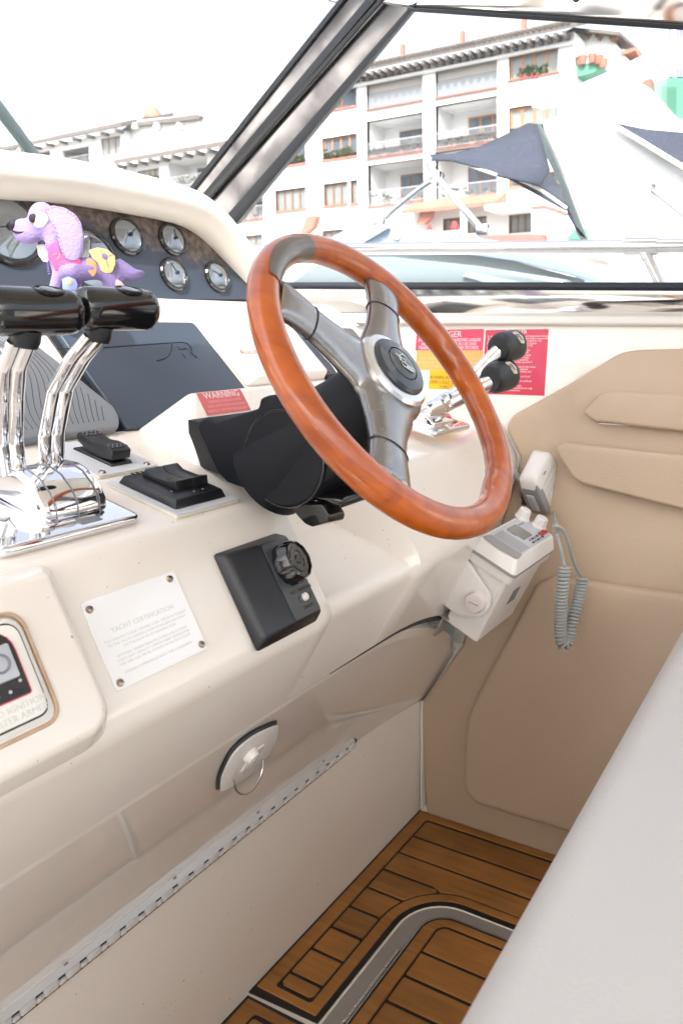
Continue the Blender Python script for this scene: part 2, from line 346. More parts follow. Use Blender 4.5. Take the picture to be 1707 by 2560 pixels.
def text(name, s, o, u, n, size, m, parent=None, align='LEFT', sx=1.0, space=1.0, line=1.0, ext=0.00012, yal='TOP_BASELINE'):
    c = bpy.data.curves.new(name, 'FONT'); c.body = s; c.size = size; c.align_x = align; c.extrude = ext; c.space_line = line; c.space_character = space
    c.resolution_u = 2; c.materials.append(m)
    ob = bpy.data.objects.new(name, c); COL.objects.link(ob)
    u = V(u).normalized(); n = V(n).normalized(); v = n.cross(u)
    M = Matrix.Identity(4); off = origin_of(parent); o = V(o) - off
    for i in range(3): M[i][0] = u[i] * sx; M[i][1] = v[i]; M[i][2] = n[i]; M[i][3] = o[i]
    ob.matrix_basis = M
    if parent: ob.parent = parent
    return ob
def screws(pts, n, r, parent, m=None):
    for p in pts:
        o = lathe('screw', [(0, r * .55), (r * .25, r * .35), (r * .3, r * .55), (r * .75, r * .45), (r, 0.0), (r, -r * .3)], p, n, m or SCREW, parent, seg=14)

# planes of the helm, measured from the photograph
B0 = on(365, 1792, 1, 0.60)                       # bull-nose of the console
FN, FU = tilt(60), upv(60)                        # facia
T0 = pl(365, 1335, B0, FN)                        # top edge of the facia
DN, DU = tilt(14), upv(14)                        # switch deck
E0 = pl(330, 1070, T0, DN)                        # forward edge of the deck
IN, IU = tilt(45), upv(45)                        # instrument slope
G0 = on(500, 746, 1, 1.26); GN, GU = tilt(75), upv(75)   # gauge panel
WN = V((1, 0, -.17)).normalized()
def fac(px, py): return pl(px, py, B0, FN)
def deck(px, py): return pl(px, py, T0, DN)
def ins(px, py): return pl(px, py, E0, IN)
def wallp(px, py, off=0.0): return pl(px, py, V((1.58, 0, 0)) - WN * off, WN)
def wx(z): return 1.58 + .17 * z
# ================================================================== SETTING: water, quay, hull of the boat
bm = bmesh.new(); add_box(bm, (30, 0, -1.35), (1200, 1200, .1)); props(finish('water', bm, WATER), kind='structure')
props(box('quay', (80, 30, -.4), (90, 400, 2.0), QUAY), kind='structure')

# cockpit sole: black caulked base with every teak plank laid on it
floor = props(box('deck', (0.35, -0.9, -.02), (2.60, 3.62, .04), GEL2), kind='structure')
FZ = 0.0045
def flat(name, poly, m, z0=0.0, z1=FZ, par=floor, bevel=0.0, segs=1):
    return prism(name, [V((x, y, z0)) for x, y in poly], (0, 0, z1 - z0), m, par, bevel, segs, smooth=False)
def arc(cx, cy, r, a0, a1, n=10): return [(cx + r * math.cos(R(a0 + (a1 - a0) * i / n)), cy + r * math.sin(R(a0 + (a1 - a0) * i / n))) for i in range(n + 1)]
ccx, ccy = 1.212, .660
LO = -1.6
# caulk beds
flat('caulk', [(.950, .903), (1.557, .903), (1.557, LO)] + [(1.310, LO)] + arc(ccx, ccy, .098, 0, 90) + [(.957, .758)], CAULK, 0, .003)
flat('caulk', [(-.4, .899), (.943, .899), (.945, .766), (-.4, .766)], CAULK, 0, .003)
flat('caulk', [(.5, .713), (1.222, .713)] + arc(1.222, .660, .053, 90, 0)[1:] + [(1.275, LO), (.5, LO)], CAULK, 0, .003)
# metal channel round the hatch
prof_o = [(.5, .7495), (ccx, .7495)] + arc(ccx, ccy, .0905, 90, 0)[1:] + [(1.3025, LO)]
prof_i = [(.5, .716), (1.222, .716)] + arc(1.222, .660, .056, 90, 0)[1:] + [(1.278, LO)]
bm = bmesh.new(); add_prism(bm, [V((x, y, 0)) for x, y in prof_o + prof_i[::-1]], (0, 0, .0035)); finish('metal_channel', bm, METAL, floor, smooth=False)
bm = bmesh.new(); pa = [(ccx + .0925 * math.cos(R(a)), ccy + .0925 * math.sin(R(a))) for a in range(80, -1, -10)]
add_tube(bm, [V((.5, .7525, .003)), V((ccx, .7525, .003))] + [V((x, y, .003)) for x, y in pa] + [V((1.3045, LO, .003))], .0022, 6); finish('channel_lip', bm, GEL2, floor)
for i in range(14):                                 # knuckles of the hatch hinge along the channel
    box('hinge_knuckle', (1.148 - i * .0165, .7185, .006), (.0155, .006, .005), STEEL, floor, bevel=.0015, segs=1)
g = .0036                                           # half a seam
def plank(poly, b=.0012): return flat('plank', poly, TEAK, .001, FZ + .001 + random.uniform(-.0002, .0003), floor, b)
# front border, outer border, inner borders (mitred strips)
plank([(.965, .897), (1.553, .897), (1.553, LO), (1.5315, LO), (1.5315, .862)] + arc(1.525, .8625, .0065, 0, 90, 4) + arc(.988, .862, .007, 90, 180, 4) + arc(.988, .797, .007, 180, 270, 4) + arc(1.2085, .660, .130, 90, 0) + [(1.3385, LO), (1.320, LO)] + arc(ccx, ccy, .108, 0, 90) + [(.965, .768)])
# the field of short and long planks
xs = [.986, 1.018, 1.0815, 1.1440, 1.2070]
for a, b in zip(xs, xs[1:]):
    poly = [(a + g, .795), (b - g, .795), (b - g, .8635), (a + g, .8635)]
    if a == .986: poly = [(a + g + .006, .795), (b - g, .795), (b - g, .8635), (a + g + .006, .8635), (a + g, .857), (a + g, .801)]
    plank(poly)
def yc(x, r=.1345): return ccy + math.sqrt(max(r * r - (x - 1.2085) ** 2, 0))
plank([(1.207 + g, .795)] + [(x, yc(x)) for x in (1.22, 1.235, 1.25, 1.27 - g)] + [(1.27 - g, .8635), (1.207 + g, .8635)])
plank([(1.27 + g, yc(1.273))] + [(x, yc(x)) for x in (1.285, 1.30, 1.31, 1.316)] + [(1.325, .729), (1.332, .736), (1.334 - g, .745), (1.334 - g, .8635), (1.27 + g, .8635)])
plank([(1.334 + g, .8635), (1.334 + g, .745), (1.334, .733), (1.328, .722)] + [(x, yc(x)) for x in (1.332, 1.338, 1.342)] + [(1.3435, LO), (1.397 - g, LO), (1.397 - g, .8635)])
plank([(1.397 + g, LO), (1.4615 - g, LO), (1.4615 - g, .8635), (1.397 + g, .8635)])
plank([(1.4615 + g, LO), (1.5265 - g, LO), (1.5265 - g, .8575), (1.518, .8635), (1.4615 + g, .8635)])
# next section to port
plank([(-.4, .8915), (.9365, .8915), (.9365, .772), (.9195, .772), (.9195, .855)] + arc(.9125, .8555, .0065, 0, 90, 4) + [(-.4, .862)])
for i in range(9):
    b_ = .914 - i * .0635; a_ = b_ - .0635
    plank([(a_ + g, .776), (b_ - g, .776), (b_ - g, .8575 - (.003 if i == 0 else 0)), (b_ - g - (.004 if i == 0 else 0), .8575), (a_ + g, .8575)])
# hatch
plank([(.5, .7075), (1.222, .7075)] + arc(1.222, .660, .0475, 90, 0)[1:] + [(1.2695, LO), (1.252, LO), (1.252, .66)] + arc(1.230, .661, .022, 0, 90) + [(.5, .683)])
hx = [1.2495, 1.1725, 1.1105, 1.0485, .9865, .9245, .8625, .8005, .7385]
for i, (b_, a_) in enumerate(zip(hx, hx[1:])):
    p = [(a_ + g, LO), (b_ - g, LO), (b_ - g, .6785), (a_ + g, .6785)]
    if i == 0: p = [(a_ + g, LO), (b_ - g, LO), (b_ - g, .660)] + arc(b_ - g - .018, .6605, .018, 0, 90, 5) + [(a_ + g, .6785)]
    plank(p)
box('side_sill', (1.568, -.35, .007), (.021, 2.50, .014), GEL, floor, bevel=.003)
box('side_track', (1.5725, -.35, .0175), (.010, 2.50, .008), METAL, floor, bevel=.002)

# ------------------------------------------------------------------ starboard side of the cockpit
side = props(prism('side_wall', [V((wx(0) + .0, -1.6, 0)), V((wx(1.12), -1.6, 1.12)), V((wx(1.19), 1.75, 1.193)), V((wx(0), 1.75, 0))], (.12, 0, 0), GEL2), kind='structure')
# padded vinyl lining: base panel, two arm pads, lower cushion
def wpoly(ds, off=0.0): return [wallp(*dp(x, y), off) for x, y in ds]
lin = thing('side_lining', 'beige padded vinyl lining of the starboard side with raised arm pads', 'side panel', (1.62, .3, 0))
o = prism('backing_panel', rounded(wpoly([(990, 1862), (985, 1790), (972, 1618), (1010, 1560), (1070, 1478), (1205, 1055), (1168, 985), (1185, 955), (1320, 880), (1430, 812), (1470, 806), (1700, 800), (2300, 790), (2300, 2300)]), [0, 0, .02, .02, .02, .03, .05, .04, .25, .12, .02, 0, 0, 0]), -WN * .028, VINYL, lin, .011, 4)
prism('arm_pad', rounded(wpoly([(1345, 950), (1392, 906), (1420, 903), (1700, 915), (2300, 935), (2300, 1035), (1568, 992), (1375, 970)], .028), [.012, .02, .01, 0, .01, .01, 0, .02]), -WN * .036, VINYL, lin, .014, 4)
prism('arm_pad', rounded(wpoly([(1283, 1030), (1310, 1018), (1568, 1045), (2300, 1125), (2300, 1290), (1568, 1167), (1345, 1110), (1325, 1095)], .028), [.015, .01, 0, .01, .01, 0, .02, .012]), -WN * .040, VINYL, lin, .015, 4)
for a, b, t in (((1340, 947), (1392, 904), .0016), ((1392, 904), (1568, 909), .0012), ((1290, 1021), (2300, 1122), .0012), ((1375, 972), (2300, 1037), .0012)):
    tube('piping', [wallp(*dp(*a), .030), wallp(*dp(*b), .030)], t * 1.4, FRAME, lin, 6)
prism('lower_cushion', rounded(wpoly([(1240, 1338), (1275, 1319), (1568, 1360), (2300, 1470), (2300, 2250), (1310, 1902), (1100, 1838), (1072, 1800), (1082, 1640), (1122, 1556)], .027), [.03, .03, 0, .02, .05, 0, .03, .04, .05, .06]), -WN * .030, VINYL, lin, .022, 5)
# white ledge above the wall and the window sill rail
def wsec(y, dy=0):
    z0 = 1.165 + (y + 1.6) / 3.35 * .04; return z0
led = props(prism('side_ledge', [V((wx(z) + dx, -1.6, z)) for dx, z in ((-.002, 1.116), (-.012, 1.120), (-.012, 1.132), (-.004, 1.1375), (.12, 1.1375), (.12, 1.116))], (0, 3.35, .0737), VINC, None, .004, 3), kind='structure')

# ------------------------------------------------------------------ windscreen: chromed frames, gaskets and panes
P0, NW = V((1.79, 0, 1.27)), V((1, 0, .41)).normalized()
def win(px, py, off=0.0): return pl(px * K, py * K, P0 - NW * off, NW)
ws = thing('windscreen', 'polished metal windscreen frame with black gaskets and salty panes', 'windscreen', (1.7, 1.0, 1.2))
# bottom rail: convex polished band from the ledge to the gasket
bot = []
for y in (-1.6, 1.62):
    z0 = 1.172 + .022 * y; zt = 1.2185 + .043 * y
    row = []
    for i in range(9):
        s = i / 8; z = z0 + (zt - z0) * s; bul = math.sin(math.pi * s) * .0035
        row.append(V((wx(1.18) + .004 - bul - s * .010, y, z)))
    bot.append(row)
n = 14; rows = [[a.lerp(b, i / n) for a, b in zip(bot[0], bot[1])] for i in range(n + 1)]
loft('bottom_rail', rows, FRAME, ws, angle=60)
gb0 = V((wx(1.18) + .006, -1.6, 1.2275 - .0688)); gb1 = V((wx(1.18) + .006, 1.55, 1.2275 + .0667))
tube('gasket', [gb0, gb1], (.0105), RUB, ws, 12)
def wstrip(name, ds, off, th, m, bevel=.002):
    return prism(name, [win(x, y, off) for x, y in ds], NW * th, m, ws, bevel, 2)
wstrip('corner_post', [(462, 478), (520, 505), (950, 15), (870, -12), (795, 10)][:4], .002, .03, POST, .005)
wstrip('gasket', [(515, 500), (538, 520), (965, -2), (942, 12)], .012, .03, RUB, .003)
wstrip('gasket', [(451, 462), (464, 470), (872, -12), (846, -10)], .010, .03, RUB, .002)
wstrip('front_post', [(426, 455), (455, 468), (852, -10), (792, -8)], .004, .03, POST, .004)
wstrip('gasket', [(418, 452), (429, 458), (796, -8), (780, -6)], .012, .03, RUB, .002)
wstrip('trim_strip', [(455, 470), (464, 476), (886, -8), (876, -10)], .022, .01, BLK, .001)
# header along the top
hd = thing('header', 'polished header rail along the top of the windscreen', 'frame', (1.5, .5, 1.8))
prism('header_rail', [win(x, y, .01) for x, y in ((862, 8), (940, 20), (1568, 66), (2300, 122), (2300, -260), (1568, -170), (900, -95), (850, -20))], NW * .05, FRAME, hd, .012, 4)
prism('gasket', [win(x, y, .018) for x, y in ((930, 17), (1568, 57), (2300, 104), (2300, 120), (1568, 70), (938, 27))], NW * .04, RUB, hd, .003, 2)
lathe('drain_hole', [(0, .004), (.006, .004), (.007, 0)], win(1322, -3, .011), -NW, BLK, hd, 16)
prism('header_rail', [win(x, y, .002) for x, y in ((600, -30), (790, 10), (840, 18), (870, 8), (840, -60), (600, -90))], NW * .05 + YV * .05, FRAME, hd, .008, 3)
# panes
prism('window_pane', [win(x, y, -.014) for x, y in ((540, 520), (640, 648), (2300, 668), (2300, 110), (1568, 60), (945, 18))], NW * .005, GLASS, ws, smooth=False)
fp = [V((1.66, 1.70, 1.50)), V((1.53, 1.06, 1.90)), V((.55, 1.50, 1.95)), V((.40, 2.25, 1.50))]
fp = [win(440, 452, -.01), win(790, -10, -.01), on(-260 * K, -60 * K, 1, 1.55), on(-260 * K, 330 * K, 1, 2.25)]
prism('window_pane', fp, V((.004, .004, .002)), GLASS, ws, smooth=False)
mu = [on(*dp(-60, 172), 1, 1.90), on(*dp(86, 366), 1, 1.98)]
tube('mullion', mu + [mu[1] + (mu[1] - mu[0]) * .25], (.020, .012), mat('teal grey mullion', (.06, .10, .105), .35), ws, 8)
tube('gasket', [p + V((.016, .004, -.004)) for p in mu + [mu[1] + (mu[1] - mu[0]) * .25]], .004, RUB, ws, 6)

# ------------------------------------------------------------------ helm console
con = thing('helm_console', 'cream moulded helm console with hinged locker under the wheel', 'console', (.7, .9, 0))
def fillet2(pts, seg=6):
    out = []; n = len(pts)
    for i, (y, z, r) in enumerate(pts):
        p = V((0, y, z))
        if i in (0, n - 1): out.append(p); continue
        a = V((0, *pts[i - 1][:2])) - p; b = V((0, *pts[i + 1][:2])) - p; la, lb = a.length, b.length; a.normalize(); b.normalize()
        d = min(r / max(math.tan(a.angle(b) / 2), .05), la * .49, lb * .49)
        p0 = p + a * d; p1 = p + b * d
        for k in range(seg + 1):
            s = k / seg; out.append((1 - s) ** 2 * p0 + 2 * s * (1 - s) * p + s * s * p1)
    return out
eY, eZ = E0.y, E0.z; tY, tZ = T0.y, T0.z; bY, bZ = B0.y, B0.z
L3 = (.700, .632); HG = (.9026, .309)
DK = lambda y: tZ + (y - tY) * math.tan(R(14))
PROF = [(eY, eZ, 0), (.835, DK(.835), .004), (.80, DK(.80), .004), (tY, tZ, .030), (bY, bZ, .040), (L3[0], L3[1], .006), (L3[0] + .03, L3[1] + .012, .0)]
SCOP = [(eY, eZ, 0), (.850, DK(.850), .006), (.822, .890, .015), (.775, .842, .03), (bY + .010, bZ + .004, .022), (L3[0], L3[1], .006), (L3[0] + .03, L3[1] + .012, .0)]
QWAL = [(eY, eZ - .0, 0), (.90, .972, .004), (.85, .962, .004), (.765, .938, .035), (.712, .852, .05), (.826, .400, .01), (.856, .412, 0)]
def mixp(A, B, w): return [tuple(a * (1 - w) + b * w for a, b in zip(p, q)) for p, q in zip(A, B)]
def section(x, prof):
    pts = fillet2(prof); return [V((x if x < 1.30 else x, p.y, p.z)) for p in pts]
secs = [section(x, PROF) for x in (-.6, .2, .60, .795)]
secs += [section(.818, mixp(PROF, SCOP, .0)), section(.830, mixp(PROF, SCOP, .75)), section(.842, SCOP), section(.95, SCOP), section(1.050, SCOP), section(1.054, mixp(PROF, SCOP, .6)), section(1.062, PROF)]
N = 16
for i in range(1, N + 1):
    s = i / N; x = 1.07 + (1.725 - 1.07) * s
    w = max(0, (x - 1.12) / (1.725 - 1.12)); w = w ** 1.7 if w < 1 else 1
    pts = fillet2(mixp(PROF, QWAL, w))
    secs.append([V((x + max(0, s - .75) * 4 * (wx(p.z) - 1.725 - .004), p.y, p.z)) for p in pts])
loft('dash_moulding', secs, GEL, con, angle=50)
# locker front and lower panel
LK = [(L3[0] + .022, L3[1] + .004, 0), (L3[0] + .016, L3[1] - .004, .004), (L3[0] + .024, L3[1] - .022, .006), (HG[0] - .012, HG[1] + .024, .006), (HG[0] - .004, HG[1] + .006, 0)]
LQ = [(.850, .402, 0), (.842, .392, .004), (.850, .372, .006), (.915, .262, .006), (.925, .250, 0)]
secs = []
for i in range(30):
    x = -.6 + 2.26 * i / 29; w = max(0, (x - 1.05) / .61); w = w ** 1.7
    pts = fillet2(mixp(LK, LQ, w), 4); f = max(0, (x - 1.45) / .21)
    secs.append([V((x + f * (wx(p.z) - 1.66 - .004), p.y, p.z)) for p in pts])
loft('locker_door', secs, LOCK, con, angle=50)
secs = []
for i in range(24):
    x = -.6 + 2.18 * i / 23; w = max(0, (x - 1.05) / .53) ** 1.7
    pts = [V((0, HG[0] + .003 + w * .016, HG[1] + .004 - w * .05)), V((0, HG[0] + .002 + w * .010, .2)), V((0, .9026, .03)), V((0, .9026, 0))]
    f = max(0, (x - 1.4) / .18); secs.append([V((x + f * (wx(p.z) - 1.58 - .0), p.y, p.z)) for p in pts])
loft('lower_panel', secs, GEL, con, angle=60)
prism('corner_strip', [V((wx(z) - w_, y, z)) for w_, y, z in ((.030, .8985, .012), (.003, .893, .012), (.003, .915, .255), (.030, .918, .262))], (-.002, -.006, 0), GEL2, con, .002, 2)
# dark hollow seen through the gap under the dash, with a red wire
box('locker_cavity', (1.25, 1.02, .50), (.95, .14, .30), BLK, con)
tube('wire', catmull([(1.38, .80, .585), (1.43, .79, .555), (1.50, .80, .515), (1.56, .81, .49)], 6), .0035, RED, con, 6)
sm = []
for i in range(24):
    x = .95 + (1.66 - .95) * i / 23; w = max(0, (x - 1.12) / (1.725 - 1.12)) ** 1.7; q_ = mixp(PROF, QWAL, w)[5]
    sm.append(V((x, q_[0] + .008, q_[1] - .004)))
tube('seam', sm, [.0012 + .0050 * min(1, i / 12) for i in range(24)], BLK, con, 8)
# instrument slope, shelf and gauge panel
TOPI = ins(475, 812)
prism('instrument_slope', [V((-.6, eY, eZ)), V((1.70, eY, eZ)), V((1.70, TOPI.y, TOPI.z)), V((-.6, TOPI.y, TOPI.z))], IN * -.02, GEL, con)
loft('shelf', [[V((x, TOPI.y, TOPI.z)), V((x, TOPI.y + .008, TOPI.z + .004)), V((x, G0.y - .012, G0.z - .006)), V((x, G0.y + .01, G0.z - .002))] for x in (-.6, .6, 1.72)], GEL, con, angle=60)
# raised steering pod with sloping flanks
C_ = deck(*dp(455, 1068)); A_ = pl(*dp(435, 897), C_, FN); ztop = A_.z
xr = 1.30
cz = lambda y: DK(y) - .004
pod = [V((C_.x - .008, C_.y - .01, cz(C_.y - .01))), V((xr + .05, C_.y - .01, cz(C_.y - .01))), V((xr, A_.y, A_.z)), V((A_.x, A_.y, A_.z)),
       V((.838, .992, 1.004)), V((xr + .05, .992, 1.004))]
bm = bmesh.new(); vs = [bm.verts.new(p) for p in pod]
for f in ((0, 1, 2, 3), (3, 2, 5, 4), (1, 5, 2), (0, 3, 4)): bm.faces.new([vs[i] for i in f])
finish('steering_pod', bm, GEL, con, .012, 4, limit=12)
# latch on the locker door
LP = V((0, L3[0] + .024, L3[1] - .022)); ldir = V((0, HG[0] - .012 - LP.y, HG[1] + .024 - LP.z)).normalized(); LN = XV.cross(ldir).normalized()
if LN.y > 0: LN = -LN
def lk(px, py, off=0.0): return pl(px * K, py * K, LP + LN * off, LN)
latch = thing('ring_latch', 'white lens shaped latch with a steel pull ring on the locker door', 'latch', lk(565, 1740))
lc = [tuple(p[:2]) for p in catmull([V((499, 1816, 0)), V((503, 1780, 0)), V((532, 1723, 0)), V((580, 1682, 0)), V((636, 1656, 0))], 5)[:-1]] + [tuple(p[:2]) for p in catmull([V((638, 1657, 0)), V((632, 1695, 0)), V((603, 1742, 0)), V((560, 1783, 0)), V((501, 1817, 0))], 5)[:-1]]
prism('gasket', rounded([lk(x - 4, y - 4, .0005) for x, y in lc], 0), LN * .003, BLK, latch, .0008, 1)
prism('latch_plate', rounded([lk(566 + (x - 566) * .95 + 2, 1738 + (y - 1738) * .95 + 2, .0035) for x, y in lc], 0), LN * .004, WHP, latch, .0015, 2)
lcen = lk(578, 1738, .006)
box('latch_cup', lcen + LN * .002, (.030, .040, .004), GEL2, latch, (XV, ldir, LN), .0018, 3)
lathe('latch_knob', [(0, .014), (.009, .012), (.0115, .006), (.012, 0)], lk(572, 1730, .006), LN, GEL2, latch, 20)
rc = lk(572, 1768, .012); ringv = [rc + (XV * math.cos(a) * .032 + (ldir * .85 + LN * .52) * math.sin(a) * .034) for a in [i * 2 * math.pi / 36 for i in range(36)]]
tube('pull_ring', [p for p in ringv[0:19]], .0018, STEEL, latch, 8)
# piano hinge
hy, hz = HG[0] - .005, HG[1] + .002
hin = thing('piano_hinge', 'long perforated piano hinge along the foot of the locker door', 'hinge', (.5, hy, hz))
pitch = .0327
box('hinge_leaf', (.44, hy - .0035, hz + .014), (1.66, .0012, .020), mat('satin hinge leaf', (.66, .66, .66), .3, metal=.4), hin, (XV, V((0, .5, -.86)).normalized(), V((0, -.86, -.5)).normalized()))
box('lower_leaf', (.44, hy + .0015, hz - .010), (1.66, .0012, .014), STEEL, hin, (XV, YV, ZV))
KNU = mat('satin aluminium knuckle', (0.78, 0.78, 0.79), 0.3, metal=.25)
kbm = bmesh.new(); add_box(kbm, hin.location, (pitch * .66, .012, .0125))
kn = finish('knuckle', kbm, KNU, hin, .0028, 2); kb2 = bmesh.new(); add_box(kb2, hin.location, (pitch * .32, .0115, .0070)); kn2 = finish('knuckle', kb2, KNU, hin, .002, 2); kb3 = bmesh.new(); add_box(kb3, hin.location, (pitch * .34, .004, .0062)); kn3 = finish('knuckle_gap', kb3, BLK, hin)
for i in range(50):
    x = 1.262 - i * pitch
    for src, dx, dz in ((kn, 0, 0), (kn2, pitch * .5, -.0027), (kn3, pitch * .5, .0030)):
        if i == 0: o = src
        else: o = src.copy(); COL.objects.link(o)
        o.parent = hin; o.location = V((x + dx, hy - .0045, hz + dz)) - hin.location
# small lens shaped screws of the hinge
for i in range(6): lathe('screw', [(0, .002), (.003, .0012), (.0038, 0)], V((1.17 - i * .19, hy - .0045, hz + .0135)), V((0, -.86, -.5)), SCREW, hin, 10)
# padded brow over the gauge panel and gauge panel itself
brow = thing('padded_brow', 'cream padded vinyl brow curving over the gauge panel', 'dash padding', (1.1, 1.3, 1.25))
bc = catmull([V((.30, 1.285, 1.410)), V((.60, 1.285, 1.416)), V((.833, 1.285, 1.424)), V((.957, 1.285, 1.433)), V((1.102, 1.285, 1.433)), V((1.235, 1.285, 1.428)), V((1.305, 1.285, 1.412)), V((1.360, 1.285, 1.378)), V((1.42, 1.285, 1.325)), V((1.485, 1.285, 1.265)), V((1.54, 1.285, 1.215)), V((1.58, 1.285, 1.17))], 8)
n_ = len(bc); rr = [(.040 if i < n_ * .5 else .040 - .006 * (i / n_ - .5) * 2) for i in range(n_)]
tube('brow_roll', bc, [(a, .050) for a in rr], VINC, brow, 24, up=(0, 0, 1))
prism('brow_back', [p + V((0, .02, .030)) for p in bc[::4]] + [V((1.62, 1.30, 1.12)), V((.30, 1.30, 1.12))], (0, .40, .02), VINC, brow, smooth=False)
gpt = [(-500, 746), (625, 746), (640, 712), (560, 622), (478, 560), (350, 530), (163, 500), (0, 485), (-500, 475)]
gp = thing('gauge_panel', 'weathered black gauge panel with round engine gauges under the brow', 'instrument panel', (1.1, 1.27, 1.24))
prism('panel', [pl(x, y, G0, GN) for x, y in [(-500, 750), (660, 748), (650, 705), (520, 570), (470, 540), (0, 465), (-500, 450)]], GN * -.012, WORN, gp)
SCENEF = mat('dim gauge face', (0.10, 0.115, 0.135), 0.25, var=0.3, scale=60)
for i, (px, py, r) in enumerate([(317, 591, .0365), (430, 599, .0335), (434, 686, .0335), (542, 692, .0335), (18, 572, .062), (222, 650, .060), (-190, 650, .060)]):
    c = pl(px, py, G0, GN)
    gg = lathe('gauge', [(r * 1.08, 0), (r * 1.08, .004), (r * 1.0, .0075), (r * .9, .008), (r * .86, .005)], c, GN, BLKG, gp, 40)
    lathe('gauge_face', [(0, .0015), (r * .88, .0015)], c, GN, SCENEF, gg, 32)
    lathe('gauge_glass', [(0, .012), (r * .3, .0114), (r * .6, .0096), (r * .88, .006)], c, GN, mat('domed gauge lens', (0.20, 0.225, 0.26), 0.03, coat=1, var=0.5, scale=22, spec=1.0, metal=.7, col2=(0.34, 0.37, 0.40)) if i == 0 else bpy.data.materials['domed gauge lens'], gg, 32)
    a = R(40 + 37 * i); d = XV * math.cos(a) + GU * math.sin(a)
    tube('needle', [c + GN * .013, c + GN * .0105 + d * r * .6], .0009, INKL, gg, 5)
    lathe('needle_hub', [(0, .0165), (r * .10, .016), (r * .12, .011)], c, GN, INKL, gg, 12)

# black folding screen cover with its logo, grey wave patterned cover, autopilot head, small instrument
sc = thing('screen_cover', 'dark slate plastic sun cover on the wide chart screen', 'screen cover', (.97, 1.05, 1.0))
cv = [(140, 838), (150, 833), (465, 817), (478, 820), (590, 962), (300, 1110), (290, 1075)]
q = [ins(140, 838), ins(475, 817), ins(600, 975), ins(318, 1110)]
w0, w1 = .818, 1.128; s0 = .0; s1 = (ins(475, 817) - E0).dot(IU)
def ip(x, s, off=0.0): return V((x, E0.y, E0.z)) + IU * s + IN * off
prism('cover_plate', rounded([ip(w0, -.01), ip(w1, -.01), ip(w1, s1), ip(w0, s1)], [0, 0, .012, .012]), IN * .014, NAVYP, sc, .003, 3)
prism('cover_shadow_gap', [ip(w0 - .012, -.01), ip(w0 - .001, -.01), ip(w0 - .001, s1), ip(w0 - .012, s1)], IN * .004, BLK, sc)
lt = .0146
def groove(pts, wd=.0009):
    bm = bmesh.new(); add_tube(bm, [ip(x, s, lt) for x, s in pts], wd, 5); return finish('logo_line', bm, INKL, sc)
def icv(px, py): p = pl(px, py, E0 + IN * .0145, IN); return (p.x, (p - E0).dot(IU))
z2 = lambda x, y: (x * .44643, 700 + y * .44643)
groove([icv(*z2(*p)) for p in ((320, 388), (540, 380), (952, 352))])
groove([icv(*z2(*p)) for p in ((960, 352), (965, 385), (950, 420), (925, 440), (880, 452))])
groove([icv(*z2(*p)) for p in ((962, 352), (1020, 348), (1050, 355), (1070, 375), (1076, 395), (1070, 406), (1106, 436))])
groove([icv(*z2(*p)) for p in ((995, 370), (1008, 388), (1048, 384))])
groove([icv(*z2(*p)) for p in ((1022, 410), (1042, 438))])
gc = thing('grey_screen_cover', 'grey sun cover with moulded wave ripples behind the chrome levers', 'screen cover', (.66, 1.0, 1.0))
cg = [ip(.30, -.012), ip(.800, -.012), ip(.812, .01), ip(.815, .03), ip(.745, .2), ip(.71, .222), ip(.30, .225)]
o = prism('cover_plate', rounded(cg, [0, .02, .02, .02, .03, .02, 0]), IN * .022, GREYP, gc, .005, 3)
for k in range(60):
    pts = []
    for j in range(15):
        s = .004 + .19 * j / 14; x = .33 + k * .0082 + .018 * math.sin(s * 26 + k * .10) + .05 * (s - .1) * math.sin(k * .22)
        if x < .80 - max(0, s - .03) * .42: pts.append(ip(x, s, .0222))
    if len(pts) > 2:
        bm = bmesh.new(); add_tube(bm, pts, .00045, 4); finish('ripple', bm, INKL, gc)
text('lettering', 'Raymarine', ip(.545, .138, .0222), XV, IN, .045, mat('pale lettering', (0.75, 0.75, 0.76), 0.4), gc, 'LEFT')
ah = thing('autopilot_head', 'white autopilot control box with orange lettering half hidden by the wheel rim', 'control box', (1.28, 1.1, 1.05))
def ip2(x, s, off=0.0): return ip(x, s, off)
y0s = (ins(625, 953) - E0).dot(IU) - .015
bm = bmesh.new()
base = [ip(1.150, y0s), ip(1.40, y0s), ip(1.40, s1 + .004), ip(1.150, s1 + .004)]; top = [ip(1.176, y0s + .004, .026), ip(1.396, y0s + .004, .026), ip(1.396, s1 - .010, .026), ip(1.176, s1 - .010, .026)]
vb = [bm.verts.new(p) for p in base]; vt = [bm.verts.new(p) for p in top]; bm.faces.new(vb[::-1]); bm.faces.new(vt)
for i in range(4): bm.faces.new([vb[i], vb[(i + 1) % 4], vt[(i + 1) % 4], vt[i]])
finish('housing', bm, GEL2, ah, .006, 4)
tp = pl(604, 886, ip(0, 0, .0262), IN)
text('lettering', 'Autohelm', tp, XV, IN, .021, INKO, ah, 'LEFT')
inst = thing('pilot_display', 'dark narrow display with a white cable behind the steering wheel', 'display', (1.48, 1.1, 1.05))
prism('face', rounded([ip(1.402, y0s - .005), ip(1.66, y0s - .005), ip(1.66, s1 - .012), ip(1.402, s1 - .012)], .006), IN * .010, BLK, inst, .002, 2)
o = finish('face_panel', (lambda b: (add_box(b, ip(1.425, (y0s + s1) / 2 - .01, .0112), (.040, s1 - y0s - .03, .0015), (XV, IU, IN)), b)[1])(bmesh.new()), NAVYP, inst)
tube('cable', catmull([ip(1.440, s1 - .02, .013), ip(1.437, .12, .016), ip(1.441, .09, .016), ip(1.438, .05, .014)], 5), .0013, WHP, inst, 6)
lathe('lamp', [(0, .003), (.003, .002), (.0035, 0)], ip(1.416, .072, .012), IN, RED, inst, 10)
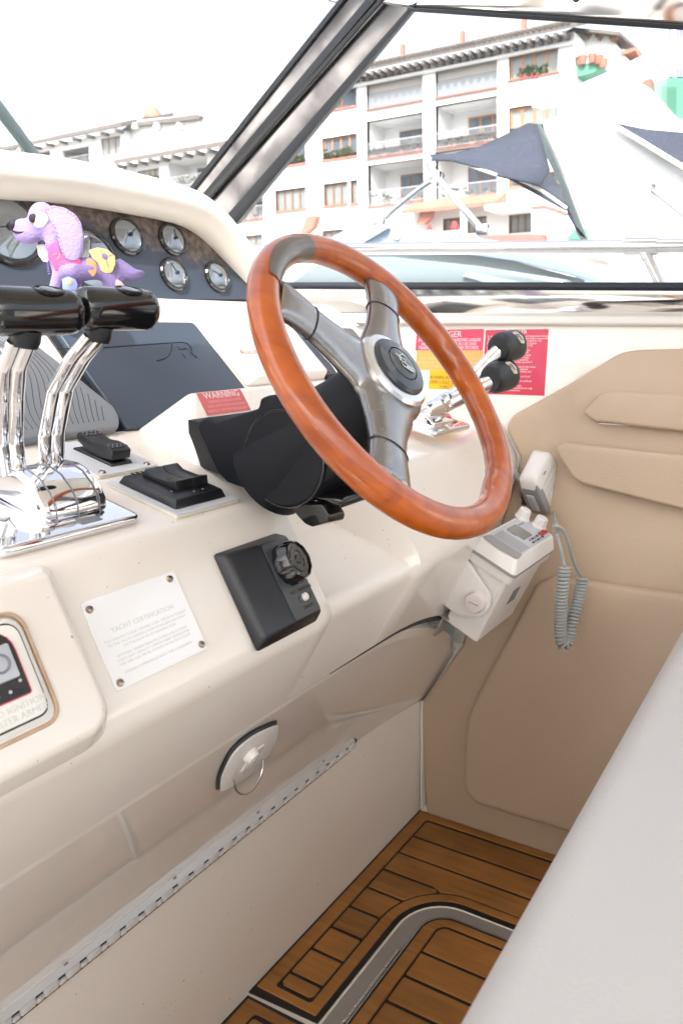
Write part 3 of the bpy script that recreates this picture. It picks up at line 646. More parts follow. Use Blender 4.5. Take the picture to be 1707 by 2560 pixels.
lathe('screw', [(0, .003), (.003, .0025), (.0035, 0)], ip(1.435, .107, .012), IN, SCREW, inst, 10)
# tiny blue label on the shelf
bl = thing('blue_label', 'tiny blue printed label stuck on the white shelf beside the wheel rim', 'label', (1.32, 1.16, 1.2))
def shelf(px, py): return pl(px, py, TOPI, V((0, -(G0.z - TOPI.z), G0.y - TOPI.y)).normalized())
sn = V((0, -(G0.z - TOPI.z), G0.y - TOPI.y)).normalized()
p0 = ip(1.300, s1 + .004, .022); prism('label_film', [p0, p0 + XV * .07, p0 + XV * .07 + IU * .014, p0 + IU * .014], IN * .0006, STK_B, bl)
text('lettering', 'O _ L', p0 + XV * .004 + IU * .003 + IN * .0007, XV, IN, .011, INKW, bl)

# ------------------------------------------------------------------ things on the switch deck and facia
rk = thing('rocker_switch', 'single black rocker switch on a pale plate with two screws', 'switch', deck(250, 1150))
def dk(x, y, off=0.0): return V((x, tY, tZ)) + DU * y + DN * off
def dxy(px, py): p = deck(px, py); return p.x, (p - V((0, tY, tZ))).dot(DU)
a = dxy(252, 1197); b = dxy(372, 1168); c = dxy(130, 1140)
x0, x1, ya, yb_ = .656, .752, a[1] - .002, a[1] + .125
prism('mounting_plate', rounded([dk(x0, ya), dk(x1, ya), dk(x1, yb_), dk(x0, yb_)], .004), DN * .0035, PLATEE, rk, .0008, 1)
prism('plate_face', rounded([dk(x0 + .0005, ya + .0005, .0035), dk(x1 - .0005, ya + .0005, .0035), dk(x1 - .0005, yb_, .0035), dk(x0, yb_, .0035)], .004), DN * .0012, PLATEB, rk)
s_ = dxy(262, 1128); xc = .708; yc_ = ya + .060
bm = bmesh.new(); add_prism(bm, [dk(xc - .0175, yc_ - .040, .0047), dk(xc - .0175, yc_ - .036, .0085), dk(xc - .0175, yc_ + .036, .0085), dk(xc - .0175, yc_ + .040, .0047)], XV * .035); finish('rocker_base', bm, BLK, rk, .001, 1)
prof = [(-.036, .012), (-.036, .024), (-.028, .028), (-.012, .0285), (.006, .026), (.022, .029), (.034, .030), (.038, .026), (.034, .018), (.012, .010), (-.010, .008)]
prism('rocker', [dk(xc - .015, yc_ + y, z) for y, z in prof], XV * .030, BLK, rk, .0015, 2)
for ix in range(4):
    for iy in (-.030, -.022):
        lathe('dimple', [(0, .0016), (.0014, .001), (.002, 0)], dk(xc - .010 + ix * .0068, yc_ + iy, .0282), DN, BLKG, rk, 8)
        lathe('dimple', [(0, .0016), (.0014, .001), (.002, 0)], dk(xc - .010 + ix * .0068, yc_ - iy, .0298), DN, BLKG, rk, 8)
screws([dk(x0 + .012, ya + .010, .0047), dk(x1 - .012, ya + .010, .0047)], DN, .0048, rk)
tt = thing('trim_switch', 'black double rocker trim tab switch panel on a pale plate', 'switch', dk(.7, .07))
x0, x1, ya, yb_ = .649, .757, .012, .137
prism('mounting_plate', rounded([dk(x0, ya), dk(x1, ya), dk(x1, yb_), dk(x0, yb_)], .003), DN * .0040, PLATEE, tt, .0008, 1)
prism('plate_face', rounded([dk(x0 + .0005, ya + .0005, .004), dk(x1 - .0005, ya + .0005, .004), dk(x1, yb_, .004), dk(x0, yb_, .004)], .003), DN * .0012, PLATEB, tt)
bx0, bx1, by0, by1 = x0 + .010, x1 - .012, ya + .013, yb_ - .010
bm = bmesh.new(); lo = [dk(bx0, by0, .0052), dk(bx1, by0, .0052), dk(bx1, by1, .0052), dk(bx0, by1, .0052)]; hi = [dk(bx0 + .005, by0 + .006, .0155), dk(bx1 - .004, by0 + .006, .0155), dk(bx1 - .004, by1 - .003, .0155), dk(bx0 + .005, by1 - .003, .0155)]
vb = [bm.verts.new(p) for p in lo]; vt = [bm.verts.new(p) for p in hi]; bm.faces.new(vb[::-1]); bm.faces.new(vt)
for i in range(4): bm.faces.new([vb[i], vb[(i + 1) % 4], vt[(i + 1) % 4], vt[i]])
finish('switch_body', bm, BLK, tt, .002, 2)
for k in range(2):
    xa = bx0 + .024 + k * .0275; pr = [(by0 + .026, .0155), (by0 + .030, .0275), (by0 + .044, .0225), (by1 - .030, .0215), (by1 - .018, .0265), (by1 - .014, .0155)]
    prism('rocker', [dk(xa, y, z) for y, z in pr], XV * .0265, BLK, tt, .0012, 2)
for k in range(7): box('engraved_letter', dk(bx0 + .018 + k * .0078 + (.004 if k > 2 else 0), by1 - .004, .0158), (.0042, .0050, .0012), BLKG, tt, (XV, DU, DN), bevel=.0004, segs=1)
for dx, dy in ((.044, .016), (.060, .017), (.020, .030)): lathe('screw', [(0, .0012), (.0026, .001), (.003, 0)], dk(bx0 + dx, by0 + dy, .0156), DN, BLKG, tt, 10)
tube('engraved_line', [dk(bx0 + .046, by0 + .010, .0158), dk(bx0 + .050, by0 + .013, .0158), dk(bx0 + .070, by0 + .013, .0158)], .0006, BLKG, tt, 5)
# engraved white plate
cp = thing('certification_plate', 'white engraved certification plate held by four screws', 'plate', fac(360, 1570))
def fc(x, s, off=0.0): return V((x, bY, bZ)) + FU * s + FN * off
def fxy(px, py): p = fac(px, py); return p.x, (p - V((0, bY, bZ))).dot(FU)
px0, px1 = .486, .607; py0, py1 = fxy(293, 1731)[1], fxy(200, 1509)[1]
prism('plate', rounded([fc(px0, py0), fc(px1, py0), fc(px1, py1), fc(px0, py1)], .004), FN * .0016, PLATEW, cp, .0005, 1)
screws([fc(px0 + .007, py0 + .007, .0018), fc(px1 - .006, py0 + .007, .0018), fc(px1 - .010, py1 - .007, .0018), fc(px0 + .007, py1 - .009, .0018)], FN, .0042, cp)
text('lettering', 'YACHT CERTIFICATION', fc((px0 + px1) / 2, py0 + .0545, .0017), XV, FN, .0075, INKG, cp, 'CENTER')
text('lettering', 'THE MANUFACTURER CERTIFIES THAT THIS BOAT IS BUILT\nTO THE YACHT CERTIFICATION STANDARDS IN EFFECT\nON THE DATE OF ITS MANUFACTURE', fc((px0 + px1) / 2, py0 + .0465, .0017), XV, FN, .0040, INKG, cp, 'CENTER', line=1.15)
text('lettering', 'NATIONAL MARINE MANUFACTURERS ASSOCIATION\nLOADS AND CAPACITY COMPARTMENT VENTILATION\nFUEL AND ELECTRICAL SYSTEMS NAVIGATION LIGHTS', fc((px0 + px1) / 2, py0 + .0300, .0017), XV, FN, .0038, INKG, cp, 'CENTER', line=1.15)
text('lettering', 'DESIGN COMPLIANCE WITH THE STANDARDS', fc((px0 + px1) / 2, py0 + .0125, .0017), XV, FN, .0042, INKG, cp, 'CENTER')
# black dial box
ig = thing('dial_box', 'black wedge shaped dimmer box with fluted dial and white button', 'control box', fac(660, 1480))
gx0, gx1 = .667, .784; gy0, gy1 = fxy(637, 1632)[1], fxy(690, 1330)[1]
gy0 -= .002
bm = bmesh.new()
lo = [fc(gx0, gy0), fc(gx1, gy0), fc(gx1, gy1), fc(gx0, gy1)]
hi = [fc(gx0 + .007, gy0 + .010, .016), fc(gx0 + .048, gy0 + .010, .030), fc(gx1 - .004, gy0 + .010, .020), fc(gx1 - .004, gy1 - .012, .020), fc(gx0 + .048, gy1 - .012, .030), fc(gx0 + .007, gy1 - .010, .016)]
vb = [bm.verts.new(p) for p in lo]; vt = [bm.verts.new(p) for p in hi]
bm.faces.new(vb[::-1]); bm.faces.new([vt[0], vt[1], vt[4], vt[5]]); bm.faces.new([vt[1], vt[2], vt[3], vt[4]])
bm.faces.new([vb[0], vb[1], vt[2], vt[1], vt[0]]); bm.faces.new([vb[1], vb[2], vt[3], vt[2]]); bm.faces.new([vb[2], vb[3], vt[5], vt[4], vt[3]]); bm.faces.new([vb[3], vb[0], vt[0], vt[5]])
finish('housing', bm, BLK, ig, .0045, 3, limit=8)
fn2 = (hi[2] - hi[1]).cross(hi[3] - hi[2]).normalized(); fn2 = fn2 if fn2.dot(FN) > 0 else -fn2
fu2 = (hi[2] - hi[1]).normalized()
def fp2(u, v, off=0.0): return hi[1] + fu2 * u + FU * v + fn2 * off
LAB = mat('dark grey face plate', (0.060, 0.070, 0.078), 0.32, var=.15, scale=40)
wd = (hi[2] - hi[1]).length; ht = (hi[3] - hi[2]).length
prism('face_plate', rounded([fp2(.003, .003, 0), fp2(wd - .004, .003, 0), fp2(wd - .004, ht - .003, 0), fp2(.003, ht - .003, 0)], .003), fn2 * .0012, LAB, ig)
dcen = fp2(wd * .52, ht * .66, .001)
lathe('dial', [(.0265, 0), (.0262, .012), (.0235, .020), (.0215, .021), (.0212, .0185), (.016, .0185), (.0155, .0195), (.011, .0195), (.0105, .0185), (.006, .0185), (.005, .0198), (0, .0198)], dcen, fn2, BLKG, ig, 72, fn=lambda t: 1 + .045 * abs(math.cos(t * 5.5)))
bcn = fp2(wd * .60, ht * .235, .001); lathe('button', [(.0052, 0), (.005, .0035), (.004, .0045), (0, .0047)], bcn, fn2, GEL2, ig, 20)
for sx in (-1, 1): tube('arrow_mark', [bcn + fu2 * sx * .011 + FU * .0035, bcn + fu2 * sx * .0130, bcn + fu2 * sx * .011 - FU * .0035], .0011, BLKG, ig, 6)
text('lettering', 'ACC / IGNITION', bcn + FU * .0085 + fn2 * .0004, fu2, fn2, .0065, BLKG, ig, 'CENTER')
text('lettering', 'ON/OFF', bcn - FU * .014 + fn2 * .0004, fu2, fn2, .006, BLKG, ig, 'CENTER')
# raised pod at the left with its recessed start panel
lp = thing('start_panel', 'recessed white engine start panel with rust stained rim in a raised moulding', 'switch panel', fac(100, 1650))
pd = rounded([fc(.10, .005), fc(.474, .005), fc(.474, .20), fc(.10, .20)], [0, .035, .0, 0], 8)
pd = [fc(.10, -.002), fc(.440, -.002), fc(.462, .004), fc(.474, .022), fc(.474, .176), fc(.10, .19)]
bm = bmesh.new(); lo = pd; cen = fc(.29, .09)
top = [fc(.10, .010, .026), fc(.440, .010, .026), fc(.452, .018, .026), fc(.456, .030, .026), fc(.456, .160, .022), fc(.10, .165, .022)]
vb = [bm.verts.new(p - FN * .004) for p in lo]; vt = [bm.verts.new(p) for p in top]; bm.faces.new(vt)
for i in range(6): bm.faces.new([vb[i], vb[(i + 1) % 6], vt[(i + 1) % 6], vt[i]])
finish('pod_moulding', bm, GEL, lp, .012, 5, limit=12)
def lpxy(px, py):
    p = pl(px, py, fc(0, 0, .027), FN); return p.x, (p - V((0, bY, bZ))).dot(FU)
rim = rounded([fc(*v, .0262) for v in (lpxy(-120, 1600), lpxy(40, 1500), lpxy(142, 1765), lpxy(128, 1795), lpxy(-80, 1880))][1:5] + [fc(.2, .02, .0262), fc(.2, .155, .0262)], .010)
e1 = lpxy(52, 1520); e2 = lpxy(145, 1775)
X1_ = (e1[0] + e2[0]) / 2; yt, ybm = e1[1], lpxy(70, 1835)[1]
rimp = rounded([fc(.1, ybm, .0255), fc(X1_, ybm, .0255), fc(X1_, yt, .0255), fc(.1, yt, .0255)], [0, .016, .02, 0], 8)
tube('sealant_rim', rimp, .0020, RUST, lp, 8)
ir = [p + (fc(.1, (yt + ybm) / 2, .0255) - p) * 0 for p in rimp]
prism('rim_step', rounded([fc(.1, ybm + .004, .0258), fc(X1_ - .004, ybm + .004, .0258), fc(X1_ - .004, yt - .004, .0258), fc(.1, yt - .004, .0258)], [0, .014, .018, 0], 8), FN * .0022, VINC, lp, .0008)
prism('gasket', rounded([fc(.1, ybm + .008, .0258), fc(X1_ - .008, ybm + .008, .0258), fc(X1_ - .008, yt - .008, .0258), fc(.1, yt - .008, .0258)], [0, .012, .016, 0], 8), FN * .0030, BLK, lp)
prism('panel_face', rounded([fc(.1, ybm + .0095, .0258), fc(X1_ - .0095, ybm + .0095, .0258), fc(X1_ - .0095, yt - .0095, .0258), fc(.1, yt - .0095, .0258)], [0, .011, .015, 0], 8), FN * .0052, GEL2, lp, .0014, 2)
k0 = lpxy(66, 1722); k1 = lpxy(0, 1560)
BXR = X1_ - .019
prism('black_face', rounded([fc(.1, ybm + .030, .0306), fc(BXR, ybm + .030, .0306), fc(BXR, yt - .014, .0306), fc(.1, yt - .014, .0306)], [0, .003, .02, 0]), FN * .0014, BLKG, lp)
tube('red_outline', rounded([fc(.1, ybm + .030, .0318), fc(BXR, ybm + .030, .0318), fc(BXR, yt - .014, .0318), fc(.1, yt - .014, .0318)], [0, .003, .02, 0]), .0005, STK_P, lp, 5)
KX = BXR - .020
prism('rocker', rounded([fc(KX - .013, ybm + .046, .031), fc(KX + .013, ybm + .046, .031), fc(KX + .013, ybm + .076, .031), fc(KX - .013, ybm + .076, .031)], .002), FN * .007, GRP, lp, .0015, 2)
tube('rocker_ring', [fc(KX, ybm + .061, .0385) + (XV * math.cos(a) + FU * math.sin(a)) * .0075 for a in [i * math.pi / 12 for i in range(24)]], .0012, GREYP, lp, 5, closed=True)
for i in range(6): lathe('dot', [(0, .0004), (.0016, 0)], fc(KX + .014 - i * .011, ybm + .037 + (.006 if i == 0 else 0), .0321), FN, GRP, lp, 8)
text('lettering', 'TO IGNITION\nSTARTER ARMED', fc(BXR + .010, ybm + .0205, .0312), XV, FN, .0078, INKG, lp, 'RIGHT', line=1.0)

# ------------------------------------------------------------------ stickers
wr = thing('warning_sticker', 'faded red warning sticker on the steering pod', 'sticker', C_)
PN = FN
def pod(px, py, off=.0004): return pl(px * K, py * K, A_ + PN * off, PN)
# true pod face
v1 = pod_n = ((V((xr, A_.y, A_.z)) - V((C_.x - .008, C_.y - .01, cz(C_.y - .01)))).cross(XV)).normalized()
if pod_n.y > 0: pod_n = -pod_n
PN = pod_n; PU = PN.cross(XV); PU = PU if PU.z > 0 else -PU
a = pl(*dp(475, 955), A_ + PN * .0005, PN); b = pl(*dp(450, 898), A_ + PN * .0005, PN); c = pl(*dp(548, 887), A_ + PN * .0005, PN)
sx0 = (a.x + b.x) / 2; sx1 = c.x; hgt = (b - a).length - .004
pa_ = V((sx0, a.y, a.z))
prism('sticker_film', [pa_, pa_ + XV * (sx1 - sx0), pa_ + XV * (sx1 - sx0) + PU * hgt, pa_ + PU * hgt], PN * .0005, STK_R2, wr)
text('lettering', 'WARNING', pa_ + XV * (sx1 - sx0) * .52 + PU * hgt * .70 + PN * .0007, XV, PN, .016, INKW, wr, 'CENTER')
text('lettering', 'LEAKING FUEL IS A FIRE\nAND EXPLOSION HAZARD\nINSPECT SYSTEM REGULARLY', pa_ + XV * (sx1 - sx0) * .52 + PU * hgt * .50 + PN * .0007, XV, PN, .0068, INKF, wr, 'CENTER', line=1.15)
WU = (ZV - WN * ZV.dot(WN)).normalized(); WR = -YV
def wq(px, py, off=.0006): return pl(px * K, py * K, V((1.58, 0, 0)) - WN * off, WN)
def sticker(name, label, c4, m, cat='sticker'):
    p = [wq(*q) for q in c4]; yl = (p[0].y + p[3].y) / 2; yr_ = (p[1].y + p[2].y) / 2; zt = (p[0].z + p[1].z) / 2; zb = (p[2].z + p[3].z) / 2
    t = thing(name, label, cat, V((wx(zb), (yl + yr_) / 2, zb)))
    P = lambda y, z, off=.0004: V((wx(z), y, z)) - WN * off
    prism('sticker_film', [P(yl, zb), P(yr_, zb), P(yr_, zt), P(yl, zt)], -WN * .0005, m, t); return t, yl, yr_, zt, zb, P
wtn = -WN
t, yl, yr_, zt, zb, P = sticker('danger_sticker', 'large red danger sticker of small white print behind the black knobs', ((1111, 757), (1258, 757), (1250, 912), (1109, 902)), STK_R)
w_ = yl - yr_; h_ = zt - zb
text('lettering', 'DANGER', P((yl + yr_) / 2, zt - h_ * .065, .001), WR, wtn, .0135, INKW, t, 'CENTER')
body = ['In all gasoline powered boats engine and generator exhaust', 'systems produce odorless and colorless carbon monoxide', 'gas ("CO"). Excessive levels of CO can result in CO', 'poisoning and death. In order to prevent excess', 'exposure and to avoid accumulations of CO', 'in the cabin area the operator should in-', 'sure adequate ventilation of cockpit areas,', 'open forward hatches, doors, cabin win-', 'dows and vents. Operate windshield vents', 'when canvas is in use in cabin and cockpit', 'at all times and so decrease the accumu-', 'lation. These openings require the operator\'s', 'constant attention:', '1. Always run blowers when at rest in the water,', '2. Never operate at high bow-up attitude.', '3. Open the canvas aft and side curtains, and', '   vents forward.', '4. Avoid tied up near objects such as a boat', '   or sea wall.', '5. Do not run at low speed prior to confined', '   spaces and basins.', '6. Prevent idling in locks and canals.', 'Know the symptoms: high concentrations may', 'result in headache and drowsiness.']
for i, l in enumerate(body): text('lettering', l, P(yl - w_ * .04 * 1, zt - h_ * (.115 + i * .0360), .001), WR, wtn, .0066, INKW, t, sx=(1.0 if len(l) > 40 else 1.02))
t, yl, yr_, zt, zb, P = sticker('boarding_sticker', 'pinkish red danger sticker about the boarding ladder behind the wheel rim', ((955, 757), (1110, 757), (1109, 806), (955, 804)), STK_P)
w_ = yl - yr_; h_ = zt - zb
text('lettering', 'DANGER', P(yl - w_ * .46, zt - h_ * .36, .001), WR, wtn, .022, INKW, t, 'CENTER', sx=.95)
text('lettering', 'SWIM PLATFORM AND BOARDING LADDER\nARE SLIPPERY DO NOT BE IN USE AND,\nTRANSOM DOOR CLOSED AND SECURED.', P(yl - w_ * .5, zt - h_ * .57, .001), WR, wtn, .0112, INKW, t, 'CENTER', sx=.80, line=.88)
t, yl, yr_, zt, zb, P = sticker('orange_sticker', 'faded orange caution sticker under the boarding ladder sticker', ((955, 804.5), (1109, 806.5), (1107, 852), (955, 849)), STK_O)
w_ = yl - yr_; h_ = zt - zb
text('lettering', 'CAUTION\nKEEP HANDS AND FEET CLEAR OF HINGE AREA\nWHEN RAISING OR LOWERING THE HATCH LATCH\nSECURE BEFORE GETTING UNDERWAY', P(yl - w_ * .5, zt - h_ * .28, .001), WR, wtn, .0095, INKY, t, 'CENTER', sx=.8)
t, yl, yr_, zt, zb, P = sticker('yellow_sticker', 'small yellow sticker with black print about running the blower', ((985, 850), (1095, 852), (1093, 896), (985, 893)), STK_Y)
w_ = yl - yr_; h_ = zt - zb
text('lettering', 'WARNING\nRUNNING BOAT WITH HATCH\nOPEN COULD CAUSE EXHAUST\nFUMES TO ENTER', P(yl - w_ * .5, zt - h_ * .20, .001), WR, wtn, .0120, INKK, t, 'CENTER', sx=.74, line=1.02)
# ------------------------------------------------------------------ steering wheel and its tilt housing
WC = V((.80, .492, 1.097)); yw, tw = R(2.07), R(34.7)
WU_ = V((math.cos(yw), math.sin(yw), 0)); wf = V((-math.sin(yw), math.cos(yw), 0)); WV = wf * math.sin(tw) + ZV * math.cos(tw); WNn = WU_.cross(WV)
def wh(u, v, off=0.0): return WC + WU_ * u + WV * v + WNn * off
sw = thing('steering_wheel', 'varnished wooden three spoke steering wheel with brushed metal spokes', 'steering wheel', WC)
RM, RT = .1925, .0178
bm = bmesh.new(); NS, NT = 160, 24; rings = []
def grip(a):   # finger scallops on the inner rear side of the right-hand and upper arcs
    g = 0
    for lo, hi in ((-52, 38),):
        if lo < a < hi:
            e = min(1, (a - lo) / 8, (hi - a) / 8); g = max(g, e * (.5 + .5 * math.cos(R((a - lo) * 360 / 13.5))))
    return g
def thumb(a):
    s = 0
    for c0 in (-64, 196): s = max(s, math.exp(-((a - c0) / 9) ** 2))
    return s
for i in range(NS):
    a = 360 * i / NS; aa = a if a < 180 else a - 360; d = WU_ * math.cos(R(a)) + WV * math.sin(R(a)); ring = []
    for k in range(NT):
        b = 2 * math.pi * k / NT; cb, sb = math.cos(b), math.sin(b)
        r = RT * (1 + .03 * math.sin(R(a * 2)))
        inner = max(0, -cb)                       # towards the hub
        r *= 1 - .0 * inner
        r += -grip(aa) * .0020 * (inner ** 2) * (1 if sb < .5 else .4) + thumb(aa) * .004 * inner ** 2
        ring.append(bm.verts.new(WC + d * (RM + r * cb) + WNn * (r * sb)))
    rings.append(ring)
for i in range(NS):
    A, Bq = rings[i], rings[(i + 1) % NS]
    for k in range(NT): bm.faces.new([A[k], A[(k + 1) % NT], Bq[(k + 1) % NT], Bq[k]])
finish('rim', bm, LACQ, sw, angle=80)
REFL = mat('grey brown painted reflection', (0.15, 0.12, 0.10), 0.35, coat=.4, var=.4, scale=22)  # patch on the rim that paints in a dark reflection on the lacquer
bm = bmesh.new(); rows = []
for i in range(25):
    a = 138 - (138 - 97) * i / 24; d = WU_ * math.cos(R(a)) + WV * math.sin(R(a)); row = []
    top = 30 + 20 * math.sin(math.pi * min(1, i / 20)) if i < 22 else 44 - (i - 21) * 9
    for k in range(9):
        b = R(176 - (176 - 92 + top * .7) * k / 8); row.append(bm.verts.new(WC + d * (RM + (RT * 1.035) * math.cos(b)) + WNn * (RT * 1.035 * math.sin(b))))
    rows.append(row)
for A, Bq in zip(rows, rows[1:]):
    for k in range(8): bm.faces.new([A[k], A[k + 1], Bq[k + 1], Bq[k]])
finish('rim_reflection_patch', bm, REFL, sw, angle=80)
# spokes and hub as one casting: joined solids, voxel-remeshed
def baked(name, bm, vox, m, parent, smooth_it=8, fac=.5):
    off = origin_of(parent) if parent else V((0, 0, 0))
    if parent is None:
        xs_ = [v.co for v in bm.verts]; off = V(((min(c.x for c in xs_) + max(c.x for c in xs_)) / 2, (min(c.y for c in xs_) + max(c.y for c in xs_)) / 2, min(c.z for c in xs_)))
    bmesh.ops.recalc_face_normals(bm, faces=bm.faces); bmesh.ops.translate(bm, verts=bm.verts, vec=-off)
    me = bpy.data.meshes.new(name); bm.to_mesh(me); bm.free(); o = bpy.data.objects.new(name, me); COL.objects.link(o)
    md = o.modifiers.new('r', 'REMESH'); md.mode = 'VOXEL'; md.voxel_size = vox
    ms = o.modifiers.new('s', 'SMOOTH'); ms.iterations = smooth_it; ms.factor = fac
    dg = bpy.context.evaluated_depsgraph_get(); nm = bpy.data.meshes.new_from_object(o.evaluated_get(dg)); o.modifiers.clear(); o.data = nm; nm.name = name
    for p in nm.polygons: p.use_smooth = True
    nm.materials.clear(); nm.materials.append(m)
    if parent: o.parent = parent
    else: o.location = off
    return o
bm = bmesh.new()
angs = (139, 51, 222)
for a in angs:
    ca, sa = math.cos(R(a)), math.sin(R(a)); side = (-sa, ca)
    P = lambda r, o_: wh(r * ca, r * sa, o_)
    add_tube(bm, [P(.0, -.010), P(.05, -.009), P(.09, -.006), P(.12, -.003), P(.15, 0), P(.176, 0)], [(.046, .016), (.043, .016), (.031, .0145), (.027, .0135), (.029, .013), (.034, .012)], 18, up=WU_ * side[0] + WV * side[1])
add_lathe(bm, [(0, .008), (.040, .006), (.054, -.002), (.056, -.014), (.046, -.026), (0, -.03)], WC, WNn, 32)
for a, rr_ in ((95, .040), (180, .040)):
    add_lathe(bm, [(0, .002), (.022, 0), (.027, -.012), (.020, -.02), (0, -.022)], wh(math.cos(R(a)) * rr_, math.sin(R(a)) * rr_, -.002), WNn, 16)
baked('spoke_casting', bm, .0028, BRUSH, sw, 30)
for a in angs:   # joint rings
    ca, sa = math.cos(R(a)), math.sin(R(a)); side = WU_ * (-sa) + WV * ca
    c = wh(.126 * ca, .126 * sa, -.0024); d = WU_ * ca + WV * sa
    pts = [c + side * math.cos(t) * .0262 + WNn * math.sin(t) * .0134 for t in [i * math.pi / 18 for i in range(36)]]
    tube('joint_ring', pts, .0011, BLK, sw, 5, closed=True)
hc = wh(.003, .008, 0)
lathe('hub_ring', [(.052, .002), (.0515, .0085), (.048, .012), (.040, .0135), (.036, .011)], hc, WNn, SATIN, sw, 48)
lathe('horn_pad', [(.040, .008), (.0395, .016), (.036, .0195), (.024, .021), (.0235, .0185), (.0225, .0185), (.022, .021), (.012, .0225), (0, .023)], hc, WNn, mat('slate horn pad', (.028, .036, .046), .28, coat=.3, var=.1), sw, 48)
EM = mat('silver emblem', (0.62, 0.66, 0.62), 0.25, metal=.8)
def emb(pts, r=.0007):
    bm = bmesh.new(); add_tube(bm, catmull([hc + WU_ * x * .001 + WV * y * .001 + WNn * .0236 for x, y in pts], 5), r, 5); return finish('emblem', bm, EM, sw)
emb([(-9, 13), (-2, 7), (4, 2), (-3, 1), (-6, 6), (2, 11), (9, 8), (5, 2), (-1, -1), (6, -8), (13, -12)], .0008)
emb([(-6, 10), (-5, 2), (-8, -4), (-3, -8), (2, -12), (7, -14)], .0009); emb([(0, -5), (4, -9), (9, -15)], .0008); emb([(-2, -6), (0, -10), (3, -12)], .0007)
# tilt housing of the column (extruded side profile), round cheek, cone and lever
th = thing('steering_column', 'soft black tilt steering column housing behind the wheel', 'steering column', V((.8, .66, .96)))
XL, XR_ = .748, .858
def sd_(px, py, x=XL): return on(px * K, py * K, 0, x)
out = [sd_(*p) for p in ((452, 985), (455, 968), (475, 958), (500, 968), (530, 958), (592, 938), (596, 915), (615, 908), (690, 905), (760, 940), (775, 1010), (765, 1090), (700, 1152), (668, 1162), (640, 1152), (520, 1108), (497, 1085))]
back = V((XL, .80, .93)); 
o = prism('housing', rounded(out, .008, 3), XV * (XR_ - XL), BLKM, th, .007, 3)
loft('base_neck', [[V((.775 + i * .018, .74 + i * .04, .965)), V((.775 + i * .018, .74 + i * .04, 1.030)), V((.86 + i * .008, .74 + i * .04, 1.030)), V((.86 + i * .008, .74 + i * .04, .965)), V((.775 + i * .018, .74 + i * .04, .965))] for i in range(4)], BLKM, th)
cc = sd_(655, 1052, XL); lathe('cheek', [(.062, -.002), (.0615, .003), (.057, .006), (0, .007)], cc, -XV, BLKM, th, 40)
dcol = V((0, math.cos(tw), -math.sin(tw)))
tube('cheek_groove', [cc - XV * .0035 + (YV * math.cos(a) + ZV * math.sin(a)) * .0605 for a in [i * math.pi / 20 for i in range(40)]], .0012, BLKG, th, 5, closed=True)
lathe('column_cone', [(0, .0), (.046, .002), (.050, .05), (.058, .10), (.062, .16), (.060, .2)], WC - WNn * .026, -WNn, BLKM, th, 36)
box('lower_lip', sd_(740, 1125, .80) + V((.012, 0, .0)), (.080, .10, .014), BLKG, th, (XV, wf * math.cos(R(10)) + ZV * .17, (ZV * math.cos(R(10)) - YV * .17).normalized()), .005, 3)
lv0 = sd_(690, 1168, .775); lv1 = sd_(735, 1202, .772)
ld = (lv1 - lv0).normalized()
pd_ = [sd_(*p, x=.765) for p in ((668, 1158), (712, 1152), (740, 1158), (756, 1185), (752, 1200), (716, 1210), (700, 1203), (680, 1182))]
prism('tilt_lever', rounded(pd_, .006, 3), V((.034, .0, -.004)), BLKG, th, .0045, 3)

# ------------------------------------------------------------------ left control: two chrome levers with black handles
lc_ = thing('engine_control', 'chrome twin lever engine control with thick black handles on the switch deck', 'engine control', dk(.55, .1))
prism('base_plate', rounded([dk(.440, .024, 0), dk(.607, .024, 0), dk(.607, .140 + .03, 0), dk(.440, .17, 0)], .010, 4), DN * .012, CHROME, lc_, .005, 3)
prism('name_tab', [dk(.536, .034, .0121), dk(.562, .034, .0121), dk(.562, .046, .0121), dk(.536, .046, .0121)], DN * .0008, GREYP, lc_)
dp_ = [(.050, .012), (.054, .028), (.066, .040), (.084, .050), (.104, .053), (.124, .050), (.142, .038), (.152, .026), (.155, .012)]
pol = [dk(.505, y, z) for y, z in dp_]
prism('dome', pol, XV * .078, CHROME, lc_, .006, 3, angle=50)
for xx in (.518, .544, .571):
    tube('dome_slot', [dk(xx, y * 1.0 + (-.0005 if y < .1 else .0005), z + .0006) for y, z in dp_], .0006, GREYP, lc_, 5)
screws([dk(.594, .098, .0125), dk(.452, .10, .0125)], DN, .005, lc_)
